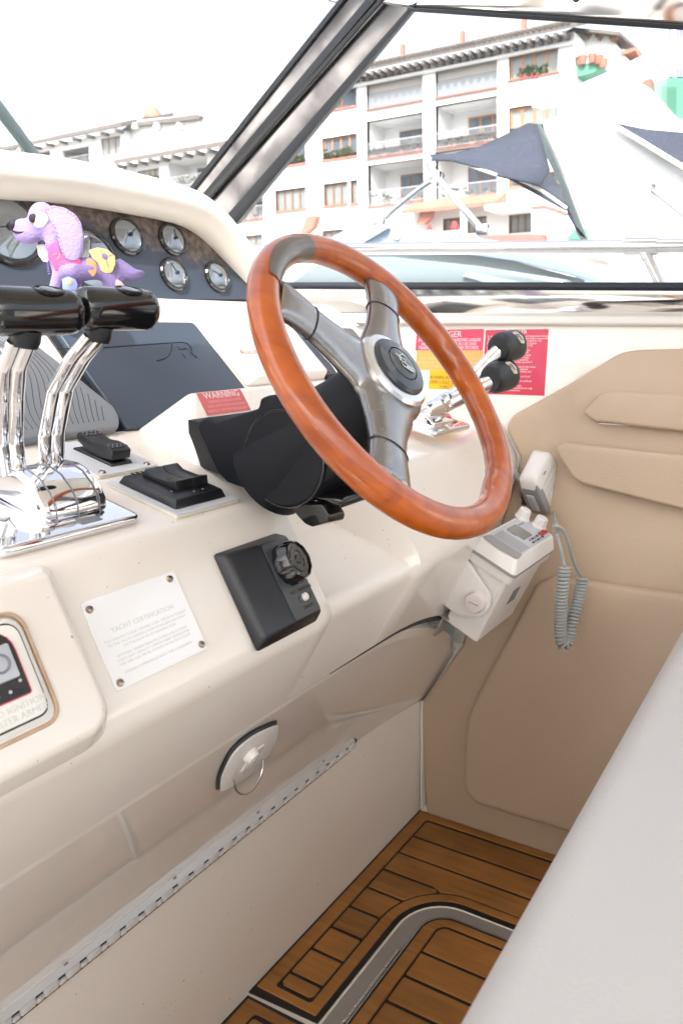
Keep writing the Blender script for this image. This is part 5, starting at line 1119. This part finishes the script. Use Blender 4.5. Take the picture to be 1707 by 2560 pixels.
tube('hand_rail', catmull([yp(1500, 428, 4.85), yp(1492, 434, 4.82), yp(1500, 440, 4.75), yp(1530, 462, 4.75), yp(1600, 520, 4.75)], 5), .020, STEEL, my, 10)
solid('top_moulding', [(1330, 268), (1335, 245), (1345, 200), (1375, 190), (1470, 188), (1495, 200), (1505, 268)], 5.4, 1.0, HULLW, my, bevel=.06, segs=3)
tube('grab_loop', catmull([yp(1500, 276, 5.3), yp(1518, 278, 5.3), yp(1530, 290, 5.3), yp(1534, 302, 5.3)], 4), .022, HULLW, my, 8)
ra_ = thing('radar_arm', 'long white radar mast arm reaching over the big yacht', 'radar', yp(1400, 190, 5.2))
pts_ = [yp(1222, 240, 5.1), yp(1238, 238, 5.1), yp(1300, 224, 5.12), yp(1380, 196, 5.15), yp(1480, 155, 5.2), yp(1600, 108, 5.3), yp(1750, 60, 5.4)]
tube('arm', pts_, [.025, .042, .048, .058, .072, .090, .10], HULLW, ra_, 20, up=(0, 0, 1))
lathe('dome', [(0, .08), (.10, .07), (.17, .03), (.18, 0), (.17, -.04), (0, -.04)], yp(1395, 205, 5.7), ZV, HULLW, ra_, 28)
nc2 = thing('cover_canvas', 'navy canvas cover laced along the right side of the big yacht', 'canopy', yp(1500, 330, 4.7))
prism('canvas', [yp(1398, 279, 4.85), yp(1480, 296, 4.85), yp(1568, 304, 4.85), yp(1900, 320, 4.85), yp(1900, 620, 4.6), yp(1568, 378, 4.75), yp(1480, 330, 4.8)], (.03, 0, .0), NAVY, nc2)
tube('canvas_edge', [yp(1396, 281, 4.82), yp(1460, 318, 4.78), yp(1568, 384, 4.72), yp(1900, 600, 4.55)], .014, PLATEE, nc2, 6)
# green boathouse behind
gh = thing('green_hoarding', 'green painted hoarding with striped mast behind the big yacht', 'hoarding', yp(1540, 240, 12))
solid('panel', [(1502, 190), (1530, 180), (1530, 304), (1502, 304)], 12, .4, mat('pale green panel', (.18, .38, .29), .6), gh); solid('panel', [(1530, 180), (1700, 150), (1700, 320), (1530, 304)], 12.01, .4, GREENW, gh)
for i, x in enumerate((1540, 1548, 1558, 1567)): tube('mast_stripe', [yp(x, 60, 11.5), yp(x, 178, 11.5)], .03, (BLUEF, HULLW, mat('violet grey paint', (.22, .2, .38), .5), BLUEF)[i], gh, 8)

# ---- buildings: facades run parallel to the boat (X = const), built storey by storey with real recesses
def zoomA(x, y): return (900 + x * .31888, 60 + y * .31888)
def zoomB(x, y): return (900 + x * .31888, 340 + y * .31888)
def zoom4(x, y): return (540 + x * .2551, 200 + y * .2551)
def zoom5(x, y): return (x * .40816, 240 + y * .40816)
def rect(zf, x0, x1, yt, yb, X, ref=0):     # pixel rectangle -> (y_far, y_near, z_bottom, z_top); heights read at the left edge
    a = on(*zf(x0, yt), 0, X); b = on(*zf(x0 if not ref else x1, yb), 0, X); c = on(*zf(x1, yt), 0, X)
    if ref: a = on(*zf(x1, yt), 0, X); return on(*zf(x0, yt), 0, X).y, a.y, b.z, a.z
    return a.y, c.y, b.z, a.z
def facade(name, X, y0, y1, z0, z1, holes, m, parent, th_=.35):
    ys = sorted({y0, y1, *[h[0] for h in holes], *[h[1] for h in holes]}); zs = sorted({z0, z1, *[h[2] for h in holes], *[h[3] for h in holes]})
    ys = [y for y in ys if y0 <= y <= y1]; zs = [z for z in zs if z0 <= z <= z1]
    bm = bmesh.new(); vc = {}
    def vv(x, y, z):
        k = (round(x, 4), round(y, 4), round(z, 4))
        if k not in vc: vc[k] = bm.verts.new(k)
        return vc[k]
    for a, b in zip(ys, ys[1:]):
        for c, d in zip(zs, zs[1:]):
            my_, mz = (a + b) / 2, (c + d) / 2
            if any(min(h[0], h[1]) < my_ < max(h[0], h[1]) and h[2] < mz < h[3] for h in holes): continue
            bm.faces.new([vv(X, a, c), vv(X, a, d), vv(X, b, d), vv(X, b, c)])
    for h in holes:
        a, b = min(h[0], h[1]), max(h[0], h[1]); c, d = h[2], h[3]
        for (p, q) in (((a, c), (b, c)), ((b, c), (b, d)), ((b, d), (a, d)), ((a, d), (a, c))):
            bm.faces.new([bm.verts.new((X, *p)), bm.verts.new((X, *q)), bm.verts.new((X + th_, *q)), bm.verts.new((X + th_, *p))])
    for p, q in (((y0, z0), (y0, z1)), ((y1, z0), (y1, z1)), ((y0, z1), (y1, z1))):
        bm.faces.new([bm.verts.new((X, *p)), bm.verts.new((X, *q)), bm.verts.new((X + 9, *q)), bm.verts.new((X + 9, *p))])
    return finish(name, bm, m, parent, smooth=False)
def window(h, X, parent, nv=3, wood=WOOD, glass=PANE, arched=False, depth=.22, w=.10):
    a, b = min(h[0], h[1]), max(h[0], h[1]); c, d = h[2], h[3]; bm = bmesh.new()
    for y in [a + w / 2, b - w / 2]: add_box(bm, (X + depth, y, (c + d) / 2), (.08, w, d - c))
    for z in (c + w / 2, d - w / 2): add_box(bm, (X + depth, (a + b) / 2, z), (.08, b - a - 2 * w, w))
    step = (b - a) / nv
    for i in range(1, nv): add_box(bm, (X + depth, a + i * step, (c + d) / 2), (.08, w * 1.3, d - c - 2 * w))
    if arched:
        for i in range(nv):
            ym = a + (i + .5) * step; r_ = step / 2 - w * .5; zc = d - w - r_ * .9
            for s in (-1, 1):
                pts = [V((X + depth - .03, ym + s * r_, d - w)), V((X + depth - .03, ym + s * r_, zc))] + [V((X + depth - .03, ym + s * r_ * math.cos(R(t)), zc + r_ * .85 * math.sin(R(t)))) for t in (25, 50, 75)] + [V((X + depth - .03, ym + s * .02, d - w))]
                add_prism(bm, pts, (.06, 0, 0))
    o = finish('window', bm, wood, parent, smooth=False)
    box('pane', (X + depth + .03, (a + b) / 2, (c + d) / 2), (.02, b - a - w, d - c - w), glass, o)
    return o
def plants(name, y0, y1, z, X, parent, n, size, m=LEAF, m2=None):
    bm = bmesh.new()
    for i in range(n):
        c = V((X + random.uniform(-.25, .1), random.uniform(y0, y1), z + random.uniform(0, size * 1.6)))
        for k in range(3):
            d = V((random.uniform(-1, 1), random.uniform(-1, 1), random.uniform(-.3, 1))).normalized() * size * random.uniform(.4, 1); e = d.cross(V((random.random(), random.random(), 1))).normalized() * size * .3
            bm.faces.new([bm.verts.new(c), bm.verts.new(c + d * .5 + e), bm.verts.new(c + d), bm.verts.new(c + d * .5 - e)])
    o = finish(name, bm, m, parent, smooth=False); o['kind'] = 'stuff'; return o
def loggia(h, X, parent, deep=2.2, back=None, rail=True, nvb=2, wall=STUCCO, plantn=12, glass=PANE, wood=DWOOD, pots=True):
    a, b = min(h[0], h[1]), max(h[0], h[1]); c, d = h[2], h[3]; bm = bmesh.new(); x0, x1 = X + .3, X + deep
    P = lambda x, y, z: bm.verts.new((x, y, z))
    bm.faces.new([P(x1, a, c), P(x1, a, d), P(x1, b, d), P(x1, b, c)])
    bm.faces.new([P(x0, a, c), P(x0, a, d), P(x1, a, d), P(x1, a, c)]); bm.faces.new([P(x0, b, c), P(x0, b, d), P(x1, b, d), P(x1, b, c)])
    bm.faces.new([P(x0, a, c), P(x0, b, c), P(x1, b, c), P(x1, a, c)]); bm.faces.new([P(x0, a, d), P(x0, b, d), P(x1, b, d), P(x1, a, d)])
    lg = finish('balcony', bm, wall, parent, smooth=False)
    box('window', (x1 - .05, a + (b - a) * .40, c + (d - c) * .45), (.06, (b - a) * .62, (d - c) * .78), wood, lg)
    for i in range(3): box('pane', (x1 - .10, a + (b - a) * (.20 + .20 * i), c + (d - c) * .45), (.03, (b - a) * .16, (d - c) * .68), glass, lg)
    if rail:
        bm = bmesh.new(); n = int((b - a) / .14)
        add_box(bm, (X + .10, (a + b) / 2, c + .95), (.05, b - a, .05)); add_box(bm, (X + .10, (a + b) / 2, c + .12), (.04, b - a, .04))
        for i in range(n): add_box(bm, (X + .10, a + (i + .5) * (b - a) / n, c + .53), (.02, .02, .8))
        finish('railing', bm, mat('pale iron railing', (.40, .42, .44), .5) if 'pale iron railing' not in bpy.data.materials else bpy.data.materials['pale iron railing'], lg, smooth=False)
    box('sill', (X - .02, (a + b) / 2, c - .06), (.30, b - a + .1, .05), TERRA, lg)
    for i in range(3 if pots else 0):
        y = a + (b - a) * (.15 + .3 * i); lathe('pot', [(0, 0), (.14, 0), (.20, .35), (0, .35)], V((X + .5, y, c)), ZV, TERRA, lg, 10)
        box('chair', (X + 1.2, y + .5, c + .35), (.5, .5, .5), GREYP if i else PANE, lg)
    if plantn: plants('foliage', a + .3, b - .3, c + .25, X + .45, lg, plantn, .35)
    return lg
XB = 45
ap = thing('apartment_building', 'white four storey apartment building with tiled eaves and deep balconies', 'building', (XB, 28, 0))
W3 = [rect(zoomA, 1165, 1550, 245, 442, XB), rect(zoomA, 1165, 1550, 660, 925, XB), rect(zoomB, 1165, 1550, 318, 405, XB)]
W1 = [rect(zoom4, 1060, 1375, 70, 308, XB, 0), rect(zoom4, 1040, 1380, 575, 790, XB), rect(zoom4, 1055, 1290, 1020, 1240, XB), rect(zoom4, 1315, 1385, 985, 1215, XB), rect(zoom4, 580, 880, 1085, 1295, XB), rect(zoom4, 610, 875, 640, 850, XB), rect(zoom4, 1045, 1250, 1478, 1640, XB), rect(zoom4, 600, 880, 190, 420, XB)]
LG = [rect(zoomA, 50, 488, 440, 672, XB), rect(zoomA, 590, 1072, 335, 580, XB), rect(zoomB, 50, 490, -112, 178, XB), rect(zoomB, 590, 1072, -234, 105, XB), rect(zoomB, 60, 497, 232, 552, XB), rect(zoomB, 590, 1072, 130, 520, XB), rect(zoom4, 100, 458, 1135, 1395, XB), rect(zoom4, 100, 458, 600, 900, XB)]
GR = [rect(zoomB, 650, 800, 650, 742, XB), rect(zoomB, 830, 990, 640, 765, XB), rect(zoomB, 1165, 1340, 610, 765, XB), rect(zoom4, 205, 455, 1535, 1640, XB)]
yL = on(*zoom4(60, 400), 0, XB).y; yR = on(*zoomA(1610, 100), 0, XB).y; zt2 = on(*zoomA(50, 385), 0, XB).z
yR = on(1434, 100, 0, XB).y; zt2 = on(916, 186, 0, XB).z
LG.pop()
yU = on(700, 300, 0, XB).y; yL = on(545, 450, 0, XB).y; zc = on(700, 408, 0, XB).z
facade('wall', XB, yR, yU, zc, zt2, W3 + W1 + LG + GR, STUCCO, ap)
facade('wall', XB, yR, yL, -1.2, zc, W3 + W1 + LG + GR, STUCCO, ap)
box('terrace_coping', (XB + .3, (yL + yU) / 2, zc + .1), (.9, yL - yU, .25), TERRA, ap)
yL = yU
for i, h in enumerate(W3):
    window(h, XB, ap, 4, WOOD, CURT if i < 2 else PANE, True); box('sill', (XB - .03, (h[0] + h[1]) / 2, h[2] - .06), (.2, abs(h[0] - h[1]) + .2, .05), TERRA, ap)
    plants('foliage', min(h[:2]) + .6, max(h[:2]) - .6, h[2] + .05, XB + .0, ap, 60, .28)
plants('flowers', min(W3[0][:2]) + 1.2, max(W3[0][:2]) - .8, W3[0][2] - .2, XB - .05, ap, 22, .16, FLOW)
for i, h in enumerate(W1):
    window(h, XB, ap, (2, 4, 3, 1, 4, 3, 3, 3)[i], (WOOD, WOOD, DWOOD, DWOOD, DWOOD, DWOOD, DWOOD, WOOD)[i], (PANE, PANE, CURT, CURT, CURT, PANE, CURT, PANE)[i], i in (0, 2))
    box('sill', (XB - .02, (h[0] + h[1]) / 2, h[2] - .05), (.2, abs(h[0] - h[1]) + .1, .10), TERRA, ap)
    if i in (1, 5): plants('foliage', min(h[:2]) + .2, max(h[:2]) - .2, h[2] + .05, XB + .02, ap, 45, .3)
for i, h in enumerate(LG):
    if i < 2:
        o = box('blind', (XB + .25, (h[0] + h[1]) / 2, (h[2] + h[3]) / 2 + .45), (.04, abs(h[0] - h[1]) - .05, h[3] - h[2] - .9), BLIND, ap)
        for k in range(6): box('blind_fold', (XB + .22, (h[0] + h[1]) / 2, h[2] + 1.1 + k * (h[3] - h[2] - 1.2) / 6), (.02, abs(h[0] - h[1]) - .05, .03), STUC2, o)
        box('parapet', (XB + .2, (h[0] + h[1]) / 2, h[2] + .45), (.06, abs(h[0] - h[1]), .9), mat('grey netting', (.22, .24, .26), .7) if i == 0 else bpy.data.materials['grey netting'], ap)
        box('sill', (XB - .03, (h[0] + h[1]) / 2, h[2] - .06), (.3, abs(h[0] - h[1]) + .1, .05), TERRA, ap)
    else: loggia(h, XB, ap, glass=PANE, wood=(WOOD if i == 3 else DWOOD), plantn=(8, 8, 10, 14, 16, 10, 0, 6)[i], wall=STUCCO if i < 6 else STUC2)
for h in GR: window(h, XB, ap, 3, DWOOD, CURT)
# eaves: tiled roof edge with rafter ends
yA = on(*zoomA(-1200, 600), 0, XB).y
eav = [V((XB - .9, yR - .5, zt2 - .10)), V((XB - .9, yL, zt2 - .10)), V((XB + 6, yL, zt2 + 2.6)), V((XB + 6, yR - .5, zt2 + 2.6))]
ro = prism('roof', eav, (0, 0, .26), TILE, ap)
bm = bmesh.new(); n = int((yL - yR) / .34)
for i in range(n): add_tube(bm, [V((XB - 1.0, yR + i * .34, zt2 + .20)), V((XB + 1.6, yR + i * .34, zt2 + 1.25))], .11, 6)
o = finish('roof_tiles', bm, TILE, ro); o['kind'] = 'stuff'
for i in range(40):
    y = yR + .3 + i * (yL - yR) / 40; box('rafter_end', (XB - .4, y, zt2 - .28), (.9, .20, .26), TILE, ro)
for k, px in enumerate((1150, 1304, 1000)):
    q = on(px, 110, 0, XB); box('roof_vent', (XB + .3, q.y, zt2 + 1.1), (.25, .25, .7), TERRA, ro)
box('cornice', (XB - .12, (yL + yR) / 2, zt2 - .62), (.22, yL - yR, .16), STUCCO, ap)
# ground floor canopy with terracotta tiles, posts, arch
ca = [on(*zoomB(330, 556), 0, XB - 1.5), on(*zoomB(1070, 455), 0, XB - 1.5)]
prism('tiled_canopy', [V((XB, ca[0].y, ca[0].z + .5)), V((XB - 1.6, ca[0].y, ca[0].z - .25)), V((XB - 1.6, ca[0].y, ca[0].z - .45)), V((XB, ca[0].y, ca[0].z - .1))], (0, ca[1].y - ca[0].y, 0), TERRA, ap)
cb = on(*zoomB(980, 550), 0, XB - 2.5); cc2 = on(*zoomB(1480, 490), 0, XB - 2.5)
box('canopy_slab', (XB - 1.3, (cb.y + cc2.y) / 2, cb.z - .1), (2.6, abs(cb.y - cc2.y), .28), STUCCO, ap)
q0 = on(*zoomB(812, 580), 0, XB - 2); box('post', (XB - 2, q0.y, q0.z / 2 - .5), (.3, .3, q0.z + 1.0), HULLW, ap)
box('ground_wall', (XB - .05, (ca[0].y + ca[1].y) / 2 - 2, 1.6), (.1, 1, 1), STUC2, ap)
# stair scroll and terracotta ramp
for (pp, X_) in (([zoomB(470, 560), zoomB(560, 560), zoomB(545, 640), zoomB(500, 690), zoomB(440, 685), zoomB(465, 620)], XB - 1.2), ([zoom4(880, 1340), zoom4(985, 1330), zoom4(950, 1440), zoom4(880, 1505), zoom4(820, 1500), zoom4(860, 1420)], XB - 1.2)):
    prism('scroll_wall', [on(*q, 0, X_) for q in pp], (.5, 0, 0), TERRA, ap)
ar = thing('garden_house', 'small white garden house with a round arch before the apartment building', 'building', on(1345, 620, 0, 38))
z6_ = lambda x, y: (1250 + x * .29145, 340 + y * .29145)
hx_ = [on(*z6_(*q), 0, 38) for q in ((265, 610), (385, 600), (560, 665), (620, 640), (640, 760), (600, 900), (265, 900))]
prism('wall', hx_, (3, 0, 0), STUCCO, ar); prism('roof_edge', [on(*z6_(*q), 0, 37.9) for q in ((262, 606), (385, 596), (570, 656), (600, 640), (602, 660), (560, 672), (385, 608), (262, 616))], (3.2, 0, 0), TERRA, ar)
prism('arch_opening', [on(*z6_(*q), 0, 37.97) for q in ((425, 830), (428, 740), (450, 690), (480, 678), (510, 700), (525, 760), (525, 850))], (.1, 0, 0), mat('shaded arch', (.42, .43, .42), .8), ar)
gt = thing('green_tent', 'green gabled tent roof beside the big yacht', 'tent', on(1450, 590, 0, 20))
prism('tent_roof', [on(*z6_(*q), 0, 20) for q in ((560, 885), (650, 790), (760, 795), (815, 885))], (2, 0, 0), GREENW, gt)
rw = thing('red_wall', 'low red painted wall at the foot of the apartment building', 'wall', on(1300, 595, 0, 30)); prism('wall', [on(*z6_(*q), 0, 30) for q in ((-180, 850), (0, 848), (370, 842), (378, 900), (-180, 900))], (.4, 0, 0), mat('red wall paint', (.5, .14, .12), .8), rw)
for i, (x, y, s, lb_) in enumerate(((740, 700, 34, 'larger closed red umbrella before the ground floor windows'), (545, 712, 22, 'smaller red umbrella left of the white post'))):
    u_ = thing('red_umbrella', lb_, 'umbrella', on(*zoomB(x, y + 40), 0, 36), 'red umbrellas on the quay'); c = on(*zoomB(x, y), 0, 36); rr2 = s * .31888 / FPX * 42
    lathe('cover', [(0, rr2 * .9), (rr2 * .6, rr2 * .5), (rr2, -rr2 * .7), (rr2 * .8, -rr2 * .8), (0, -rr2 * .8)], c, ZV, UMBR, u_, 8); tube('pole', [c, c - V((0, 0, 3))], .04, HULLW, u_, 6)
# right-hand set-back wing
rwg = thing('side_wing', 'white set back wing with arched window and green flower box', 'building', (XB + 3, 12, 0))
zC = lambda x, y: (1250 + x * .29145, 60 + y * .29145)
XW = 47
prism('wall', [on(*zC(*q), 0, XW) for q in ((500, 120), (640, 60), (940, 110), (1120, 340), (1250, 480), (1330, 700), (1330, 2000), (400, 2000))], (6, 0, 0), STUCCO, rwg)
prism('roof', [on(*zC(*q), 0, XW - .6) for q in ((628, 28), (1020, 66), (1024, 96), (690, 60), (560, 60))], (4, 0, .3), TILE, rwg)
for a, b in ((715, 90), (815, 105), (930, 120)): prism('rafter_end', [on(*zC(*q), 0, XW - .3) for q in ((a, b - 25), (a + 70, b - 20), (a + 30, b + 30), (a, b + 10))], (.5, 0, 0), DWOOD, rwg)
prism('window', [on(*zC(*q), 0, XW - .05) for q in ((638, 340), (640, 240), (655, 205), (668, 240), (665, 335))], (.1, 0, 0), WOOD, rwg)
prism('window', [on(*zC(*q), 0, XW - .05) for q in ((635, 760), (640, 690), (655, 670), (665, 700), (662, 760))], (.1, 0, 0), WOOD, rwg)
fbx = [on(*zC(*q), 0, XW - 1.5) for q in ((600, 465), (608, 350), (850, 322), (890, 380), (780, 420))]
prism('flower_box', fbx, (1.4, 0, 0), GREENW, rwg)
for a, b in ((622, 350), (703, 333), (787, 318), (845, 328), (880, 360)): lathe('pot', [(0, 0), (.2, 0), (.28, .45), (0, .45)], on(*zC(a, b + 16), 0, XW - 1.6), ZV, TERRA, rwg, 12)
prism('roof', [on(*zC(*q), 0, XW - .2) for q in ((1020, 235), (1150, 200), (1180, 210), (1195, 268), (1180, 270), (1160, 225), (1050, 262))], (3, 0, 0), TERRA, rwg)
prism('roof', [on(*zC(*q), 0, XW - .2) for q in ((1195, 520), (1270, 445), (1310, 560), (1305, 700), (1285, 700), (1290, 590), (1260, 530))], (3, 0, 0), DWOOD, rwg)
# left-hand buildings
XL2 = 58
lf = thing('villa_block', 'distant white villa block with tiled eaves seen through the front window', 'building', (XL2, 75, 0))
Lh = [rect(zoom5, 615, 738, 262, 372, XL2), rect(zoom5, 380, 548, 335, 440, XL2), rect(zoom5, 215, 308, 350, 440, XL2)]
yr3 = on(*zoom5(760, 300), 0, XL2).y; yl3 = on(*zoom5(-400, 300), 0, XL2).y; zt3 = on(*zoom5(740, 215), 0, XL2).z
facade('wall', XL2, yr3, yl3, -1, zt3, Lh, STUCCO, lf)
window(Lh[0], XL2, lf, 3, DWOOD, CURT); loggia(Lh[1], XL2, lf, plantn=0, pots=False, wall=BLIND); loggia(Lh[2], XL2, lf, plantn=0, pots=False, wall=BLIND)
ro = prism('roof', [V((XL2 - 1, yr3 - 1, zt3 + .1)), V((XL2 - 1, yl3, zt3 + .1)), V((XL2 + 6, yl3, zt3 + 2.6)), V((XL2 + 6, yr3 - 1, zt3 + 2.6))], (0, 0, .4), TILE, lf)
for i in range(26): box('rafter_end', (XL2 - .5, yr3 + i * 2.2, zt3 - .15), (1, .3, .3), TILE, ro)
prism('side_wall', [on(*zoom5(*q), 0, XL2 + 1) for q in ((740, 210), (830, 150), (1240, 110), (1420, 200), (1500, 340), (1500, 700), (740, 700))], (8, 0, 0), STUCCO, lf)
prism('roof', [on(*zoom5(*q), 0, XL2 + .5) for q in ((820, 160), (1210, 112), (1228, 122), (1220, 140), (820, 185))], (5, 0, .3), TILE, lf)
for a in (818, 948, 1086, 1215): prism('bracket', [on(*zoom5(*q), 0, XL2 + .3) for q in ((a - 14, 195), (a, 160), (a + 14, 165), (a + 12, 195))], (.5, 0, 0), STUCCO, lf)
lathe('cupola', [(0, 1.3), (.5, 1.1), (.9, .5), (1.0, 0), (0, 0)], on(*zoom5(938, 140), 0, XL2 + 4), ZV, TERRA, lf, 16)
tube('parapet_line', catmull([on(*zoom5(*q), 0, XL2 + 1.5) for q in ((1260, 138), (1330, 130), (1350, 100), (1395, 105), (1405, 85), (1440, 85), (1455, 68), (1490, 75))], 3), .10, mat('grey coping', (.34, .35, .36), .7), lf, 6)
lf2 = thing('lower_villa', 'nearer low white villa with small tiled roof left of the window post', 'building', (52, 60, 0)); XL3 = 52
Lh2 = [rect(zoom5, 835, 975, 460, 560, XL3), rect(zoom5, 1030, 1270, 405, 568, XL3)]
y1_ = on(*zoom5(1480, 400), 0, XL3).y; y2_ = on(*zoom5(750, 400), 0, XL3).y; z2_ = on(*zoom5(770, 428), 0, XL3).z
facade('wall', XL3, y1_, y2_, -1, z2_, Lh2, STUCCO, lf2); window(Lh2[0], XL3, lf2, 4, DWOOD, CURT); loggia(Lh2[1], XL3, lf2, plantn=30, pots=False)
ro = prism('roof', [V((XL3 - 1, y1_, z2_)), V((XL3 - 1, y2_, z2_)), V((XL3 + 5, y2_, z2_ + 1.8)), V((XL3 + 5, y1_, z2_ + 1.8))], (0, 0, .4), TILE, lf2)
for i in range(14): box('rafter_end', (XL3 - .5, y1_ + i * 1.4, z2_ - .15), (1, .3, .3), TILE, ro)
plants('foliage', on(*zoom5(985, 540), 0, XL3).y, on(*zoom5(955, 540), 0, XL3).y, Lh2[0][2] - .2, XL3 - .4, lf2, 60, .45)
plants('foliage', on(*zoom5(830, 500), 0, XL3).y, on(*zoom5(800, 500), 0, XL3).y, Lh2[0][2] + .3, XL3 - .4, lf2, 40, .4)
fr = thing('far_villa', 'faint far white villa at the left edge beyond the mullion', 'building', (80, 120, 0))
prism('wall', [on(*zoom5(*q), 0, 85) for q in ((-200, 250), (0, 240), (160, 225), (165, 216), (240, 222), (310, 260), (330, 330), (330, 500), (-200, 500))], (6, 0, 0), STUCCO, fr)
prism('roof', [on(*zoom5(*q), 0, 84.5) for q in ((-200, 285), (90, 312), (90, 322), (-200, 300))], (3, 0, 0), TILE, fr)
# ------------------------------------------------------------------ lettering as real meshes
dg_ = bpy.context.evaluated_depsgraph_get()
for ob in [o for o in S.objects if o.type == 'FONT']:
    me = bpy.data.meshes.new_from_object(ob.evaluated_get(dg_)); n = ob.name; mtx = ob.matrix_basis.copy(); par = ob.parent
    crv = ob.data; bpy.data.objects.remove(ob); bpy.data.curves.remove(crv)
    if not len(me.vertices): continue
    no = bpy.data.objects.new(n, me); COL.objects.link(no); no.matrix_basis = mtx; no.parent = par
